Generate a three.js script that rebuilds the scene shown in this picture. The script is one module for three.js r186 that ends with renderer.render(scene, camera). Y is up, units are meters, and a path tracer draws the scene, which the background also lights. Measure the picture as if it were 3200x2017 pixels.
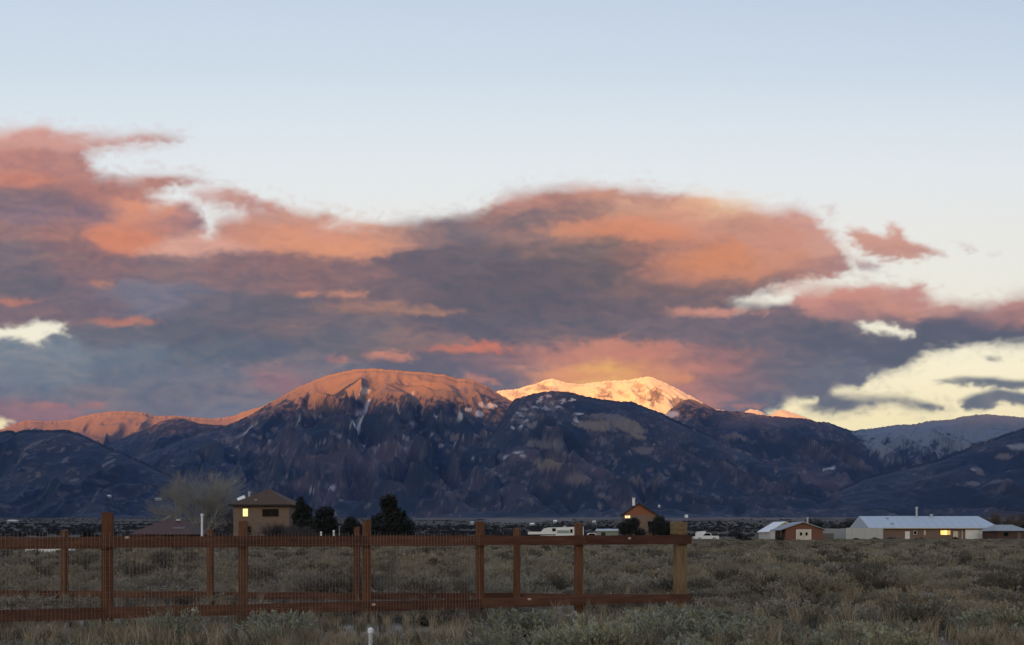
import * as THREE from 'three';
import { mergeGeometries } from 'three/addons/utils/BufferGeometryUtils.js';
import { createNoise2D, createNoise3D } from 'simplex-noise';

// ---------------------------------------------------------------- seeded randomness and small maths
const rngOf = (s) => () => { s = (s + 0x6d2b79f5) | 0; let t = Math.imul(s ^ (s >>> 15), 1 | s); t = (t + Math.imul(t ^ (t >>> 7), 61 | t)) ^ t; return ((t ^ (t >>> 14)) >>> 0) / 4294967296; };
const n2 = createNoise2D(rngOf(11)), n3 = createNoise3D(rngOf(12));
const clamp = (x, a = 0, b = 1) => Math.min(b, Math.max(a, x));
const sstep = (a, b, x) => { const t = clamp((x - a) / (b - a)); return t * t * (3 - 2 * t); };
const mix = (a, b, t) => a + (b - a) * t;
const mix3 = (a, b, t) => [mix(a[0], b[0], t), mix(a[1], b[1], t), mix(a[2], b[2], t)];
const fbm = (x, y, o = 4) => { let s = 0, a = 0.5, n = 0; for (let i = 0; i < o; i++) { s += a * n2(x, y); n += a; a *= 0.5; x = x * 2.03 + 17.1; y = y * 2.03 - 9.7; } return s / n; };
const lin = (c) => { c /= 255; return c <= 0.04045 ? c / 12.92 : Math.pow((c + 0.055) / 1.055, 2.4); };
// table of [x, y] rows, read with straight lines between them
const along = (t, x) => { if (x <= t[0][0]) return t[0][1]; for (let i = 1; i < t.length; i++) if (x <= t[i][0]) return mix(t[i - 1][1], t[i][1], (x - t[i - 1][0]) / (t[i][0] - t[i - 1][0])); return t[t.length - 1][1]; };

// ---------------------------------------------------------------- camera, exposure, sun
const scene = new THREE.Scene();
const EYE = 1.35, F = 2434, CX = 1600, HZ = 1685;          // eye height; survey plate: F units to the radian, bearing 0 at CX, horizon at HZ
const camera = new THREE.PerspectiveCamera(45, 3200 / 2017, 0.1, 60000);
camera.position.set(0, EYE, 0);
camera.lookAt(0, EYE, -10);
camera.setViewOffset(3200, 2017, 0, -676.5, 3200, 2017);    // shift lens: the camera is level, the frame looks up at the sky
const renderer = new THREE.WebGLRenderer({ antialias: true });
renderer.setSize(1024, 645);
renderer.toneMapping = THREE.LinearToneMapping;
const EXPOSURE = 5;
renderer.toneMappingExposure = EXPOSURE;
renderer.shadowMap.enabled = true;
// a survey sighting (bearing, height on the plate) and a distance give a place in the valley
const sight = (px, py, d) => new THREE.Vector3(((px - CX) / F) * d, EYE + ((HZ - py) / F) * d, -d);

const SUN_AZ = THREE.MathUtils.degToRad(24), SUN_EL = THREE.MathUtils.degToRad(0.45);
const sunTo = new THREE.Vector3(-Math.sin(SUN_AZ) * Math.cos(SUN_EL), Math.sin(SUN_EL), Math.cos(SUN_AZ) * Math.cos(SUN_EL));
const sun = new THREE.DirectionalLight(new THREE.Color().setRGB(1, 0.36, 0.06), 5);
sun.position.copy(sunTo).multiplyScalar(20000);
sun.castShadow = true;
sun.shadow.radius = 2.6;
sun.shadow.mapSize.set(4096, 4096);
Object.assign(sun.shadow.camera, { left: -9000, right: 9000, top: 4000, bottom: -4000, near: 10, far: 45000 });
sun.name = 'sun';
scene.add(sun, sun.target);

// ---------------------------------------------------------------- sky: clear dusk air and a bank of sunset clouds all round the horizon
// colours of the cloud bank (plate of 2408 units across; bearing, height, sRGB)
const S = 3200 / 2408;
const CLOUD_COLOURS = `20,310,222,160,145 100,320,215,150,138 200,335,210,150,138 320,330,205,150,140 400,325,200,155,150 40,380,190,125,115 130,400,185,125,118 60,420,205,125,105 180,380,185,125,118
20,470,130,105,115 100,465,135,108,115 250,440,175,115,108 350,430,190,125,112 420,420,195,140,130 60,510,135,112,125 200,510,140,110,120 150,540,165,112,105 30,545,155,112,110 320,510,228,150,118
290,550,222,135,102 350,530,205,130,110 440,530,160,115,118 480,520,165,130,135 500,460,205,140,125 600,480,200,140,128 560,540,205,135,115 700,510,205,145,128 650,550,225,150,118 780,540,220,150,125
860,560,222,150,118 800,580,228,152,115 920,545,195,140,125 470,575,225,165,145 40,600,115,100,112 150,600,140,105,108 100,650,105,95,108 250,665,165,115,105 230,640,135,105,110
400,640,130,105,112 550,620,140,108,110 600,650,125,100,108 700,640,140,105,105 800,640,130,100,105 730,693,190,125,105 810,690,195,130,108 20,710,185,115,100 100,740,120,98,108 200,720,110,95,110
400,700,115,110,130 330,700,110,108,128 500,720,100,95,110 290,760,180,115,98 250,800,95,92,110 600,740,98,92,106 450,790,85,86,106 700,770,110,96,106 900,720,165,115,100 1020,740,150,108,100
860,720,170,118,100 950,690,110,92,102 1000,620,100,88,102 1100,700,92,84,98 1100,600,100,90,102 1000,550,140,112,112 1050,540,120,105,115 1150,510,150,115,112 1200,480,190,130,118 1300,460,185,125,112
1400,450,200,138,120 1250,520,115,100,110 1350,500,150,112,108 1500,460,200,140,122 1480,490,210,150,125 1400,540,224,140,102 1330,545,215,140,108 1500,530,222,142,108 1550,550,222,140,105 1600,520,215,145,120
1650,490,225,160,130 1700,480,240,195,155 1720,475,242,200,160 1750,520,205,140,118 1850,500,215,150,130 1850,560,210,140,118 1900,520,215,150,135 1950,570,215,155,138 1300,580,125,100,102 1400,580,115,98,100
1500,590,135,102,98 1600,590,190,125,105 1700,610,224,140,97 1650,630,222,140,97 1580,650,175,115,100 1750,640,215,135,102 1850,620,215,140,110 1950,630,175,125,120 1900,650,170,115,105 1400,640,100,88,95
1250,640,95,85,98 1500,680,120,95,98 1650,680,125,98,100 1800,670,130,102,105 1300,720,92,84,98 1450,720,100,88,100 1600,700,110,92,100 1640,735,205,135,120 1700,725,215,145,125 1580,745,170,118,112
1760,735,170,120,120 1800,750,110,95,108 1650,770,110,95,108 1500,770,110,95,105 1350,770,100,90,102 1200,770,92,86,102 1050,790,90,85,102 1100,815,210,115,88 1180,815,205,115,90 920,835,208,130,105
810,845,175,115,105 1000,800,130,100,103 900,800,110,95,105 800,800,90,88,106 600,820,80,86,108 700,860,110,100,115 500,830,85,92,112 300,830,95,105,125 150,820,110,120,138 60,830,115,122,138
100,880,108,115,132 300,890,95,102,122 500,890,100,102,122 50,930,100,105,125 30,962,150,110,115 120,960,165,110,108 210,950,168,112,108 250,930,110,104,120 400,930,98,98,118 550,920,105,100,118
550,960,105,105,125 680,900,150,112,118 750,880,105,100,118 1000,850,95,90,108 1120,890,190,120,105 1200,880,100,95,112 1200,850,130,100,108 1300,800,120,98,105 1300,840,190,120,105 1400,830,210,130,105
1500,840,205,125,102 1600,850,175,115,105 1280,870,215,140,110 1340,880,235,150,100 1420,880,250,190,95 1500,880,247,172,92 1560,880,225,140,100 1620,870,190,118,105 1700,840,145,108,108 1700,900,140,108,110
1650,930,175,115,108 1600,910,190,120,105 1800,800,105,95,108 1900,780,90,88,105 1950,800,80,85,105 1850,850,105,96,110 1950,860,95,95,112 1800,900,120,100,110 1900,900,98,98,115 1750,935,160,110,110
1800,945,92,95,115 1980,880,98,102,118 2100,800,85,88,106 2250,780,80,84,104 2380,790,78,84,104 2150,830,80,86,105 1900,690,210,140,125 1960,690,220,145,125 2000,720,185,125,118 2100,690,215,145,128
2150,690,200,138,128 2100,720,212,140,118 2040,740,165,118,115 2200,710,190,130,125 2260,715,215,155,138 2350,720,190,130,125 2400,710,175,120,115 2300,740,120,100,112 2400,745,175,118,110 2050,770,110,100,112
2070,560,215,150,132 2100,540,220,165,148 2130,590,215,145,125 2060,600,200,145,130 2200,600,200,155,145 2050,630,160,130,135 2270,585,200,170,165 1955,490,205,175,170 2300,900,105,112,122 2380,930,105,110,120
2050,945,98,103,116 2180,945,98,103,116 1960,950,98,102,115`.split(/\s+/).map((r) => r.split(',').map(Number)).map(([x, y, r, g, b]) => {
  const streak = r - b > 45 && y > 595 && !(x > 1540 && x < 1900 && y < 660) && !(x > 1240 && x < 1660 && y > 800) && x < 1860;      // lit streaks are listed below
  const l = (r + g + b) / 3, k = 0.93, warm = r - b > 38 && r < 218 ? 5 : 0, low = (y > 780 && x < 1000 && r - b < 10 ? 6 : 0) + (r < 135 ? 7 : 0);
  return streak ? null : [x * S, y * S, lin(mix(l, r, k) + 2 + low), lin(mix(l, g, k) + 2 + warm + low), lin(mix(l, b, k) + warm + low * 0.45)];
}).filter(Boolean);
// small streaks of the bank that still catch the sun: bearing, height, half width, half height, sRGB
const CLOUD_STREAKS = `250,405,26,11,180,120,105 20,448,38,8,188,116,100 285,495,68,10,188,117,98 150,470,34,6,145,107,105 725,432,40,9,195,127,105 815,428,34,10,200,132,108 860,460,105,15,160,113,102 1000,470,75,8,168,117,102
700,505,66,5,148,110,106 1100,553,84,13,214,117,90 920,573,42,11,210,131,106 990,535,95,16,136,104,104 810,582,37,9,178,117,106 655,598,27,5,152,113,115 1120,630,38,11,192,121,105 115,695,37,9,172,113,108 205,690,32,10,168,113,110
35,700,20,10,155,112,112 110,340,60,7,150,112,108 60,155,48,9,207,126,106 1460,215,26,9,222,160,135 1230,300,60,12,150,112,110 1660,470,80,12,212,140,120 1720,470,60,8,206,138,120 1380,620,110,12,235,150,100 1600,630,30,8,225,140,95 1700,690,70,6,172,113,108`
  .split(/\s+/).map((r) => r.split(',').map(Number)).map(([x, y, w, h, r, g, b]) => [x * S, 350 + y * S, w * S, h * S, lin(r - 3), lin(g + 7), lin(b + 5)]);
const pts = (s) => s.trim().split(/\s+/).map((p) => p.split(',').map(Number));
const CLOUD_SHAPES = [
  [pts(`-1400,380 -600,400 -200,390 0,402 60,392 130,388 200,408 300,424 400,424 500,414 572,430 530,444 430,456 350,468 300,482 275,505 290,530 330,545 400,548 480,543 560,543 620,552 655,572 600,578 560,580
    520,590 505,615 520,632 560,628 600,632 625,655 640,690 652,738 668,720 680,690 710,672 760,668 700,655 625,630 590,600 640,590 700,590 760,596 810,622 870,645 950,660 1010,668 1060,682 1100,688 1180,690 1260,692
    1320,684 1400,672 1480,652 1530,630 1590,610 1650,595 1720,585 1800,580 1850,577 1920,581 2000,582 2050,590 2100,605 2200,612 2300,618 2360,640 2440,648 2500,648 2540,668 2580,700 2610,735 2640,780 2668,820
    2640,848 2600,868 2550,890 2490,912 2470,916 2400,918 2340,935 2325,946 2400,950 2460,945 2480,922 2530,895 2640,888 2740,884 2820,898 2870,878 2900,908 2950,940 3050,950 3150,932 3200,918 3500,900 4700,880
    4700,1100 3500,1090 3200,1088 3100,1078 3000,1085 2900,1112 2850,1140 2780,1170 2710,1190 2685,1222 2640,1215 2600,1218 2610,1228 2720,1238 2830,1240 2950,1268 2955,1284 2880,1288 2790,1268 2700,1282 2590,1298
    2530,1290 2500,1268 2550,1262 2550,1250 2480,1252 2440,1275 2400,1290 2400,1900 -1400,1900`), 1],
  [pts('2650,703 2700,712 2740,728 2765,735 2785,690 2805,700 2830,742 2880,770 2950,792 2960,800 2900,806 2850,812 2790,818 2740,805 2690,790 2660,750'), 1],
  [pts('2670,800 2730,812 2770,830 2740,850 2690,850 2665,830'), 0.75],
  [pts('2985,766 3030,768 3045,786 3000,784'), 0.7], [pts('2580,640 2612,636 2608,670 2588,676'), 0.6], [pts('3080,788 3130,786 3135,796 3090,797'), 0.4],
  [pts('2920,1190 2990,1178 3080,1180 3200,1185 3600,1180 3600,1225 3200,1218 3080,1212 3000,1205 2960,1200'), 1],
  [pts('2990,1250 3050,1228 3120,1212 3200,1225 3400,1230 3400,1275 3200,1272 3130,1262 3080,1284 3010,1284'), 1],
  [pts('2660,1288 2710,1286 2712,1296 2670,1298'), 0.9], [pts('2838,1148 2856,1145 2854,1172 2840,1176'), 0.35], [pts('3080,1116 3130,1113 3130,1128 3080,1129'), 0.8],
];
const CLOUD_HOLES = [
  pts('2680,1010 2740,1018 2800,1026 2855,1040 2820,1050 2750,1042 2710,1032'),
  pts('-60,1030 60,1018 110,1012 190,1018 218,1034 160,1050 110,1070 60,1056 -60,1048'),
  pts('-200,1290 0,1312 40,1318 15,1342 -200,1345'),
];
const signed = (poly, x, y) => {      // distance to a polygon's edge, below zero inside
  let d = 1e18, inside = false;
  for (let i = 0, j = poly.length - 1; i < poly.length; j = i++) {
    const [ax, ay] = poly[j], [bx, by] = poly[i], ex = bx - ax, ey = by - ay, wx = x - ax, wy = y - ay;
    const t = clamp((wx * ex + wy * ey) / (ex * ex + ey * ey)), qx = wx - ex * t, qy = wy - ey * t;
    d = Math.min(d, qx * qx + qy * qy);
    if ((ay > y) !== (by > y) && x < ((bx - ax) * (y - ay)) / (by - ay) + ax) inside = !inside;
  }
  return Math.sqrt(d) * (inside ? -1 : 1);
};
function makeSky() {
  const W = 4096, H = 2048, data = new Float32Array(W * H * 4), K = 1 / EXPOSURE;
  // the bank's colours and its outline, worked out on coarse grids over the plate and read back with straight lines
  const X0 = -1000, X1 = 4200, Y0 = 300, Y1 = 1700, STEP = 8, GW = (X1 - X0) / STEP + 1, GH = (Y1 - Y0) / STEP + 1;
  const tint = new Float32Array(GW * GH * 3), edge = CLOUD_SHAPES.map(() => new Float32Array(GW * GH)), gap = new Float32Array(GW * GH);
  for (let j = 0; j < GH; j++) for (let i = 0; i < GW; i++) {
    const x = X0 + i * STEP, y = Y0 + j * STEP, at = j * GW + i;
    const cx = x < 0 ? -x * 0.8 : x > 3200 ? 6400 - x * 1 : x;     // beyond the surveyed bearings the bank goes on with the same colours
    let r = 0, g = 0, b = 0, w = 0;
    for (const c of CLOUD_COLOURS) {
      const dx = (c[0] - cx) / 86, dy = (c[1] - y) / 28, q = dx * dx + dy * dy;
      if (q > 60) continue;
      const k = Math.exp(-q) + 2e-4 / (1 + q * q);
      r += k * c[2]; g += k * c[3]; b += k * c[4]; w += k;
    }
    if (w < 1e-9) { r = 0.13; g = 0.12; b = 0.16; w = 1; }
    tint.set([r / w, g / w, b / w], at * 3);
    CLOUD_SHAPES.forEach((p, k) => { edge[k][at] = signed(p[0], x, y); });
    gap[at] = Math.min(...CLOUD_HOLES.map((p) => signed(p, x, y)));
  }
  const read = (a, x, y, n = 1, c = 0) => {
    const u = clamp((x - X0) / STEP, 0, GW - 1.001), v = clamp((y - Y0) / STEP, 0, GH - 1.001), i = u | 0, j = v | 0, s = u - i, t = v - j, o = (j * GW + i) * n + c;
    return mix(mix(a[o], a[o + n], s), mix(a[o + GW * n], a[o + GW * n + n], s), t);
  };
  const AIR = [[-2200, [118, 148, 198]], [-900, [150, 178, 214]], [-300, [182, 200, 224]], [0, [198, 212, 230]], [200, [207, 221, 233]], [400, [223, 232, 238]], [560, [232, 237, 238]], [700, [238, 238, 233]], [950, [243, 240, 224]], [1150, [252, 241, 205]], [1320, [252, 236, 184]], [1700, [246, 222, 170]]].map(([y, c]) => [y, c.map((v) => lin(v) * (1.035 + 0.15 * sstep(850, 1250, y)))]);
  const air = (y, c) => { for (let i = 1; i < AIR.length; i++) if (y <= AIR[i][0]) return mix(AIR[i - 1][1][c], AIR[i][1][c], clamp((y - AIR[i - 1][0]) / (AIR[i][0] - AIR[i - 1][0]))); return AIR[AIR.length - 1][1][c]; };
  const SHADE = [0.13, 0.115, 0.14], LIT = [0.66, 0.28, 0.165], rgb = [0, 0, 0], part3 = [0, 0, 0];
  for (let row = 0; row < H; row++) {
    const el = ((row + 0.5) / H - 0.5) * Math.PI;
    if (el < -0.02) { for (let col = 0; col < W; col++) data.set([0.1 * K, 0.09 * K, 0.08 * K, 1], (row * W + col) * 4); continue; }
    for (let col = 0; col < W; col++) {
      const th = ((col + 0.5) / W - 0.5) * 2 * Math.PI, dx = Math.cos(th), dz = Math.sin(th), az = Math.atan2(dx, -dz);
      // bearings: the bank seen in the east goes on, mirrored every quarter turn, round the whole horizon
      const q = Math.PI / 2, fold = q / 2 - Math.abs(((((az + q / 2) % (2 * q)) + 2 * q) % (2 * q)) - q);
      const x = CX + F * Math.tan(fold), y = el > 1.2 ? -3000 : HZ - (F * Math.tan(el)) / Math.cos(fold);
      const lean = clamp((x - 1600) / 1600, -1.2, 1.2);
      for (let c = 0; c < 3; c++) rgb[c] = air(y, c);
      const top = sstep(700, -200, y);
      rgb[0] *= 1 - 0.05 * lean * top; rgb[1] *= 1 - 0.045 * lean * top; rgb[2] *= 1 - 0.02 * lean * top;
      // the bank stands over the mountains; towards the sunset the sky is clear, which is how the sun still reaches the peaks
      const away = Math.acos(clamp((dx * sunTo.x + dz * sunTo.z) / Math.hypot(sunTo.x, sunTo.z), -1, 1)), bank = sstep(0.72, 1.05, away + 0.1 * n2(az * 4, el * 9)), side = sstep(0.74, 1.0, Math.abs(az));
      if ((y > 300 || (side > 0 && el < 0.55)) && bank > 0) {
        const s = az * 3.1;         // grain differs from one quarter to the next
        const w1 = fbm(x / 230 + s * 0.01, y / 120 + 3, 4), w2 = fbm(x / 200 - 40, y / 110 + 9 + s * 0.01, 4), f1 = fbm(x / 64 + 5 + w1, y / 30 + w2, 4), f2 = fbm(x / 58 - 15 - w2, y / 27 + 31 + w1, 4);
        const calm = 1 - 0.62 * sstep(2350, 2500, x) * sstep(1000, 1120, y), ex = x + calm * (w1 * 26 + f1 * 20), ey = y + calm * (w2 * 14 + f2 * 12);
        let a = 0;
        for (let k = 0; k < CLOUD_SHAPES.length; k++) {
          const d = read(edge[k], ex, ey);
          if (d > 70) continue;
          const soft = (k === 0 ? 14 + 24 * clamp(w1 + 0.4) : 13) * (0.35 + 0.65 * calm), veil = k === 0 ? 0.3 * sstep(48, -10, d + 34 * f1) * clamp(0.4 + f2 * 1.6) : 0;
          a = Math.max(a, CLOUD_SHAPES[k][1] * sstep(soft, -soft * 1.5, d + 7 * f2), veil);
        }
        const h = read(gap, ex, ey);
        if (h < 40) a *= sstep(-10, 16, h + 6 * f1);
        if (side > 0) a = mix(a, sstep(0.45, 0.34, el + 0.06 * w1 + 0.03 * f1), side);      // unseen north and south, the bank is made closed and tinted dark
        a *= bank;
        if (a > 0) {
          const tx = x + w1 * 60 + f1 * 26, ty = y + w2 * 16 + f2 * 12;
          for (let c = 0; c < 3; c++) part3[c] = read(tint, tx, ty, 3, c);
          for (const k of CLOUD_STREAKS) {
            const ux = (tx - k[0]) / k[2], uy = (y + w2 * 10 + f2 * 9 - k[1]) / k[3], q2 = ux * ux + uy * uy;
            if (q2 < 5) { const m = 0.9 * sstep(1.6, 0.3, Math.sqrt(q2) + 0.5 * f1 + 0.3 * w1); for (let c = 0; c < 3; c++) part3[c] = mix(part3[c], k[4 + c], m); }
          }
          if (side > 0) for (let c = 0; c < 3; c++) part3[c] = mix(part3[c], SHADE[c] * 1.15, side * 0.85);
          // billows: where the bank is half lit, its bulges catch the sun and its hollows do not
          const L = clamp((part3[0] - 0.11) / 0.5), bulge = fbm(x / 150 + 70 + 0.7 * w2, y / 46 + 0.7 * w1, 5) + 0.35 * f2, L2 = clamp(L + bulge * (0.05 + 0.4 * L * (1.25 - L)));
          const ramp = (t, c) => mix(SHADE[c], LIT[c], t), dim = 1 + 0.05 * bulge;
          for (let c = 0; c < 3; c++) rgb[c] = mix(rgb[c], ((part3[c] * ramp(L2, c)) / ramp(L, c)) * dim, a);
        }
      }
      const toSun = dx * Math.cos(el) * sunTo.x + Math.sin(el) * sunTo.y + dz * Math.cos(el) * sunTo.z, glow = 1.7 * Math.pow(clamp(toSun), 5);
      data.set([rgb[0] * K * (1 + glow), rgb[1] * K * (1 + glow * 0.75), rgb[2] * K * (1 + glow * 0.45), 1], (row * W + col) * 4);
    }
  }
  const t = new THREE.DataTexture(data, W, H, THREE.RGBAFormat, THREE.FloatType);
  t.mapping = THREE.EquirectangularReflectionMapping;
  t.magFilter = t.minFilter = THREE.LinearFilter;
  t.needsUpdate = true;
  return t;
}
const skyMap = makeSky();
scene.background = skyMap;
scene.environment = skyMap;

// ---------------------------------------------------------------- building helpers
const taken = {};
const numbered = (n) => { const k = (taken[n] = (taken[n] ?? -1) + 1); return k ? n + '_' + String(k).padStart(3, '0') : n; };
const shadow = (o) => { o.castShadow = o.receiveShadow = true; return o; };
function thing(name, label, category, [x, y, z] = [0, 0, 0], turn = 0, group) {
  const o = new THREE.Group();
  o.name = numbered(name); o.position.set(x, y, z); o.rotation.y = turn; o.userData = { label, category };
  if (group) o.userData.group = group;
  scene.add(o);
  return o;
}
function part(name, geo, mat, parent) {
  const m = shadow(new THREE.Mesh(Array.isArray(geo) ? (geo.length > 1 ? mergeGeometries(geo.map((g) => (g.index ? g.toNonIndexed() : g)).map(bare)) : geo[0]) : geo, mat));
  m.name = name; parent.add(m);
  return m;
}
function bare(g) { for (const k of Object.keys(g.attributes)) if (!['position', 'normal', 'uv'].includes(k)) g.deleteAttribute(k); return g; }
function structure(name, geo, mat, kind = 'structure') {
  const m = shadow(new THREE.Mesh(geo, mat));
  m.name = numbered(name); m.userData.kind = kind; scene.add(m);
  return m;
}
function copy(o, label, group) {
  const c = o.clone(); c.name = numbered(o.name.replace(/_\d{3}$/, '')); c.userData = { ...o.userData };
  if (label) c.userData.label = label;
  if (group) c.userData.group = group;
  scene.add(c);
  return c;
}
const paint = (r, g, b, o = {}) => { const m = new THREE.MeshStandardMaterial({ roughness: 0.85, side: THREE.DoubleSide, ...o }); m.color.setRGB(r, g, b); return m; };
const box = (w, h, d, x = 0, y = 0, z = 0) => new THREE.BoxGeometry(w, h, d).translate(x, y + h / 2, z);      // y: its underside
const pipe = (r, h, x = 0, y = 0, z = 0, n = 10) => new THREE.CylinderGeometry(r, r, h, n).translate(x, y + h / 2, z);
function soup(tris, colours) {
  const g = new THREE.BufferGeometry();
  g.setAttribute('position', new THREE.BufferAttribute(Float32Array.from(tris), 3));
  if (colours) g.setAttribute('color', new THREE.BufferAttribute(Float32Array.from(colours), 3));
  g.computeVertexNormals();
  return g;
}
function gridMesh(nu, nv, at, colour) {         // a sheet of nu x nv points
  const p = new Float32Array(nu * nv * 3), c = new Float32Array(nu * nv * 3), index = [];
  for (let j = 0; j < nv; j++) for (let i = 0; i < nu; i++) { p.set(at(i, j), (j * nu + i) * 3); }
  for (let j = 0; j < nv - 1; j++) for (let i = 0; i < nu - 1; i++) { const a = j * nu + i; index.push(a, a + 1, a + nu, a + 1, a + nu + 1, a + nu); }
  const g = new THREE.BufferGeometry();
  g.setAttribute('position', new THREE.BufferAttribute(p, 3));
  g.setIndex(index);
  g.computeVertexNormals();
  if (colour) {
    const n = g.attributes.normal.array;
    for (let k = 0; k < nu * nv; k++) c.set(colour(p[k * 3], p[k * 3 + 1], p[k * 3 + 2], n[k * 3 + 1], k), k * 3);
    g.setAttribute('color', new THREE.BufferAttribute(c, 3));
  }
  return g;
}
// smooth grain for paint, wood and soil
function grainMap(w, h, f, repeat = [1, 1]) {
  const d = new Uint8Array(w * h * 4);
  for (let y = 0; y < h; y++) for (let x = 0; x < w; x++) { const c = f(x / w, y / h); d.set([c[0] * 255, c[1] * 255, c[2] * 255, 255].map((v) => clamp(Math.round(v), 0, 255)), (y * w + x) * 4); }
  const t = new THREE.DataTexture(d, w, h);
  t.wrapS = t.wrapT = THREE.MirroredRepeatWrapping; t.magFilter = THREE.LinearFilter; t.minFilter = THREE.LinearFilter;
  t.repeat.set(...repeat); t.needsUpdate = true;
  return t;
}

// ---------------------------------------------------------------- the lie of the land
// how the scrub grows: thinner, with dry grass between, along the front of the fence
const thin = (x, z) => { const d = -z; return sstep(13.4, 11.4, d) * sstep(0.2, -1.2, x) * 0.8 * sstep(8.6, 10.2, d + 0.8 * n2(x / 1.7, z / 1.7)) + 0.6 * sstep(0.3, 0.6, n2(x / 6.5 + 20, z / 5)) * sstep(40, 20, d); };
function groundAt(x, z) {
  const d = Math.max(0, -z);
  let y = 1.05 * sstep(40, 205, d) + Math.max(0, Math.min(d, 2450) - 205) * 0.0295;
  y += 0.05 * n2(x / 2.3, z / 2.3) * sstep(200, 20, d) + 0.12 * n2(x / 14 + 3, z / 14) * sstep(4, 22, d) * sstep(400, 100, d);
  y += 2.2 * n2(x / 260, z / 190) * sstep(260, 700, d);
  return y;
}
{
  const rings = [], A = 320;
  for (let r = 0.6; r < 11500; r *= 1.062) rings.push(r);
  const soil = gridMesh(A + 1, rings.length, (i, j) => {
    const a = (i / A) * Math.PI * 2, x = Math.sin(a) * rings[j], z = Math.cos(a) * rings[j];
    return [x, groundAt(x, z), z];
  }, (x, y, z) => {
    const n = fbm(x / 5, z / 5, 3), m = fbm(x / 160, z / 90, 3);
    return mix3(mix3([0.036, 0.031, 0.025], [0.068, 0.057, 0.043], clamp(0.5 + n * 0.7 + m * 0.4)), [0.3, 0.25, 0.18], sstep(0.25, 0.7, thin(x, z)));  // soil colour darkened to hold the shade between the bushes
  });
  structure('ground', soil, paint(1, 1, 1, { vertexColors: true, roughness: 1 }));
}

// open pastures of dry grass between the woods and the mountains
for (const [p0, p1, d0, d1, r, g, bl] of [[1270, 1500, 1000, 1500, 0.11, 0.1, 0.1], [1520, 1800, 820, 1500, 0.19, 0.165, 0.15], [1690, 1980, 1200, 1900, 0.16, 0.14, 0.135], [2040, 2330, 900, 1900, 0.15, 0.125, 0.12], [2270, 2540, 1000, 2300, 0.17, 0.14, 0.13], [2480, 2760, 1500, 2420, 0.15, 0.12, 0.12], [2960, 3120, 1300, 2200, 0.12, 0.1, 0.1]]) {
  const w = (u, v) => { const e = 1 + 0.2 * n2(u * 2.2 + p0, v * 2.2), px = mix(p0, p1, 0.5 + (u - 0.5) * e), d = mix(d0, d1, 0.5 + (v - 0.5) * (1 + 0.25 * n2(u * 3.1, v * 1.2 + p1))), x = ((px - CX) / F) * d; return [x, groundAt(x, -d) + 0.5, -d]; };
  structure('field', gridMesh(40, 30, (i, k) => w(i / 39, k / 29), (x, y, z) => { const k = 0.8 + 0.35 * fbm(x / 40, z / 60, 3); return [r * k * 0.72, g * k * 0.72, bl * k * 0.72]; }), paint(1, 1, 1, { vertexColors: true, roughness: 1 }));
}

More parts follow.
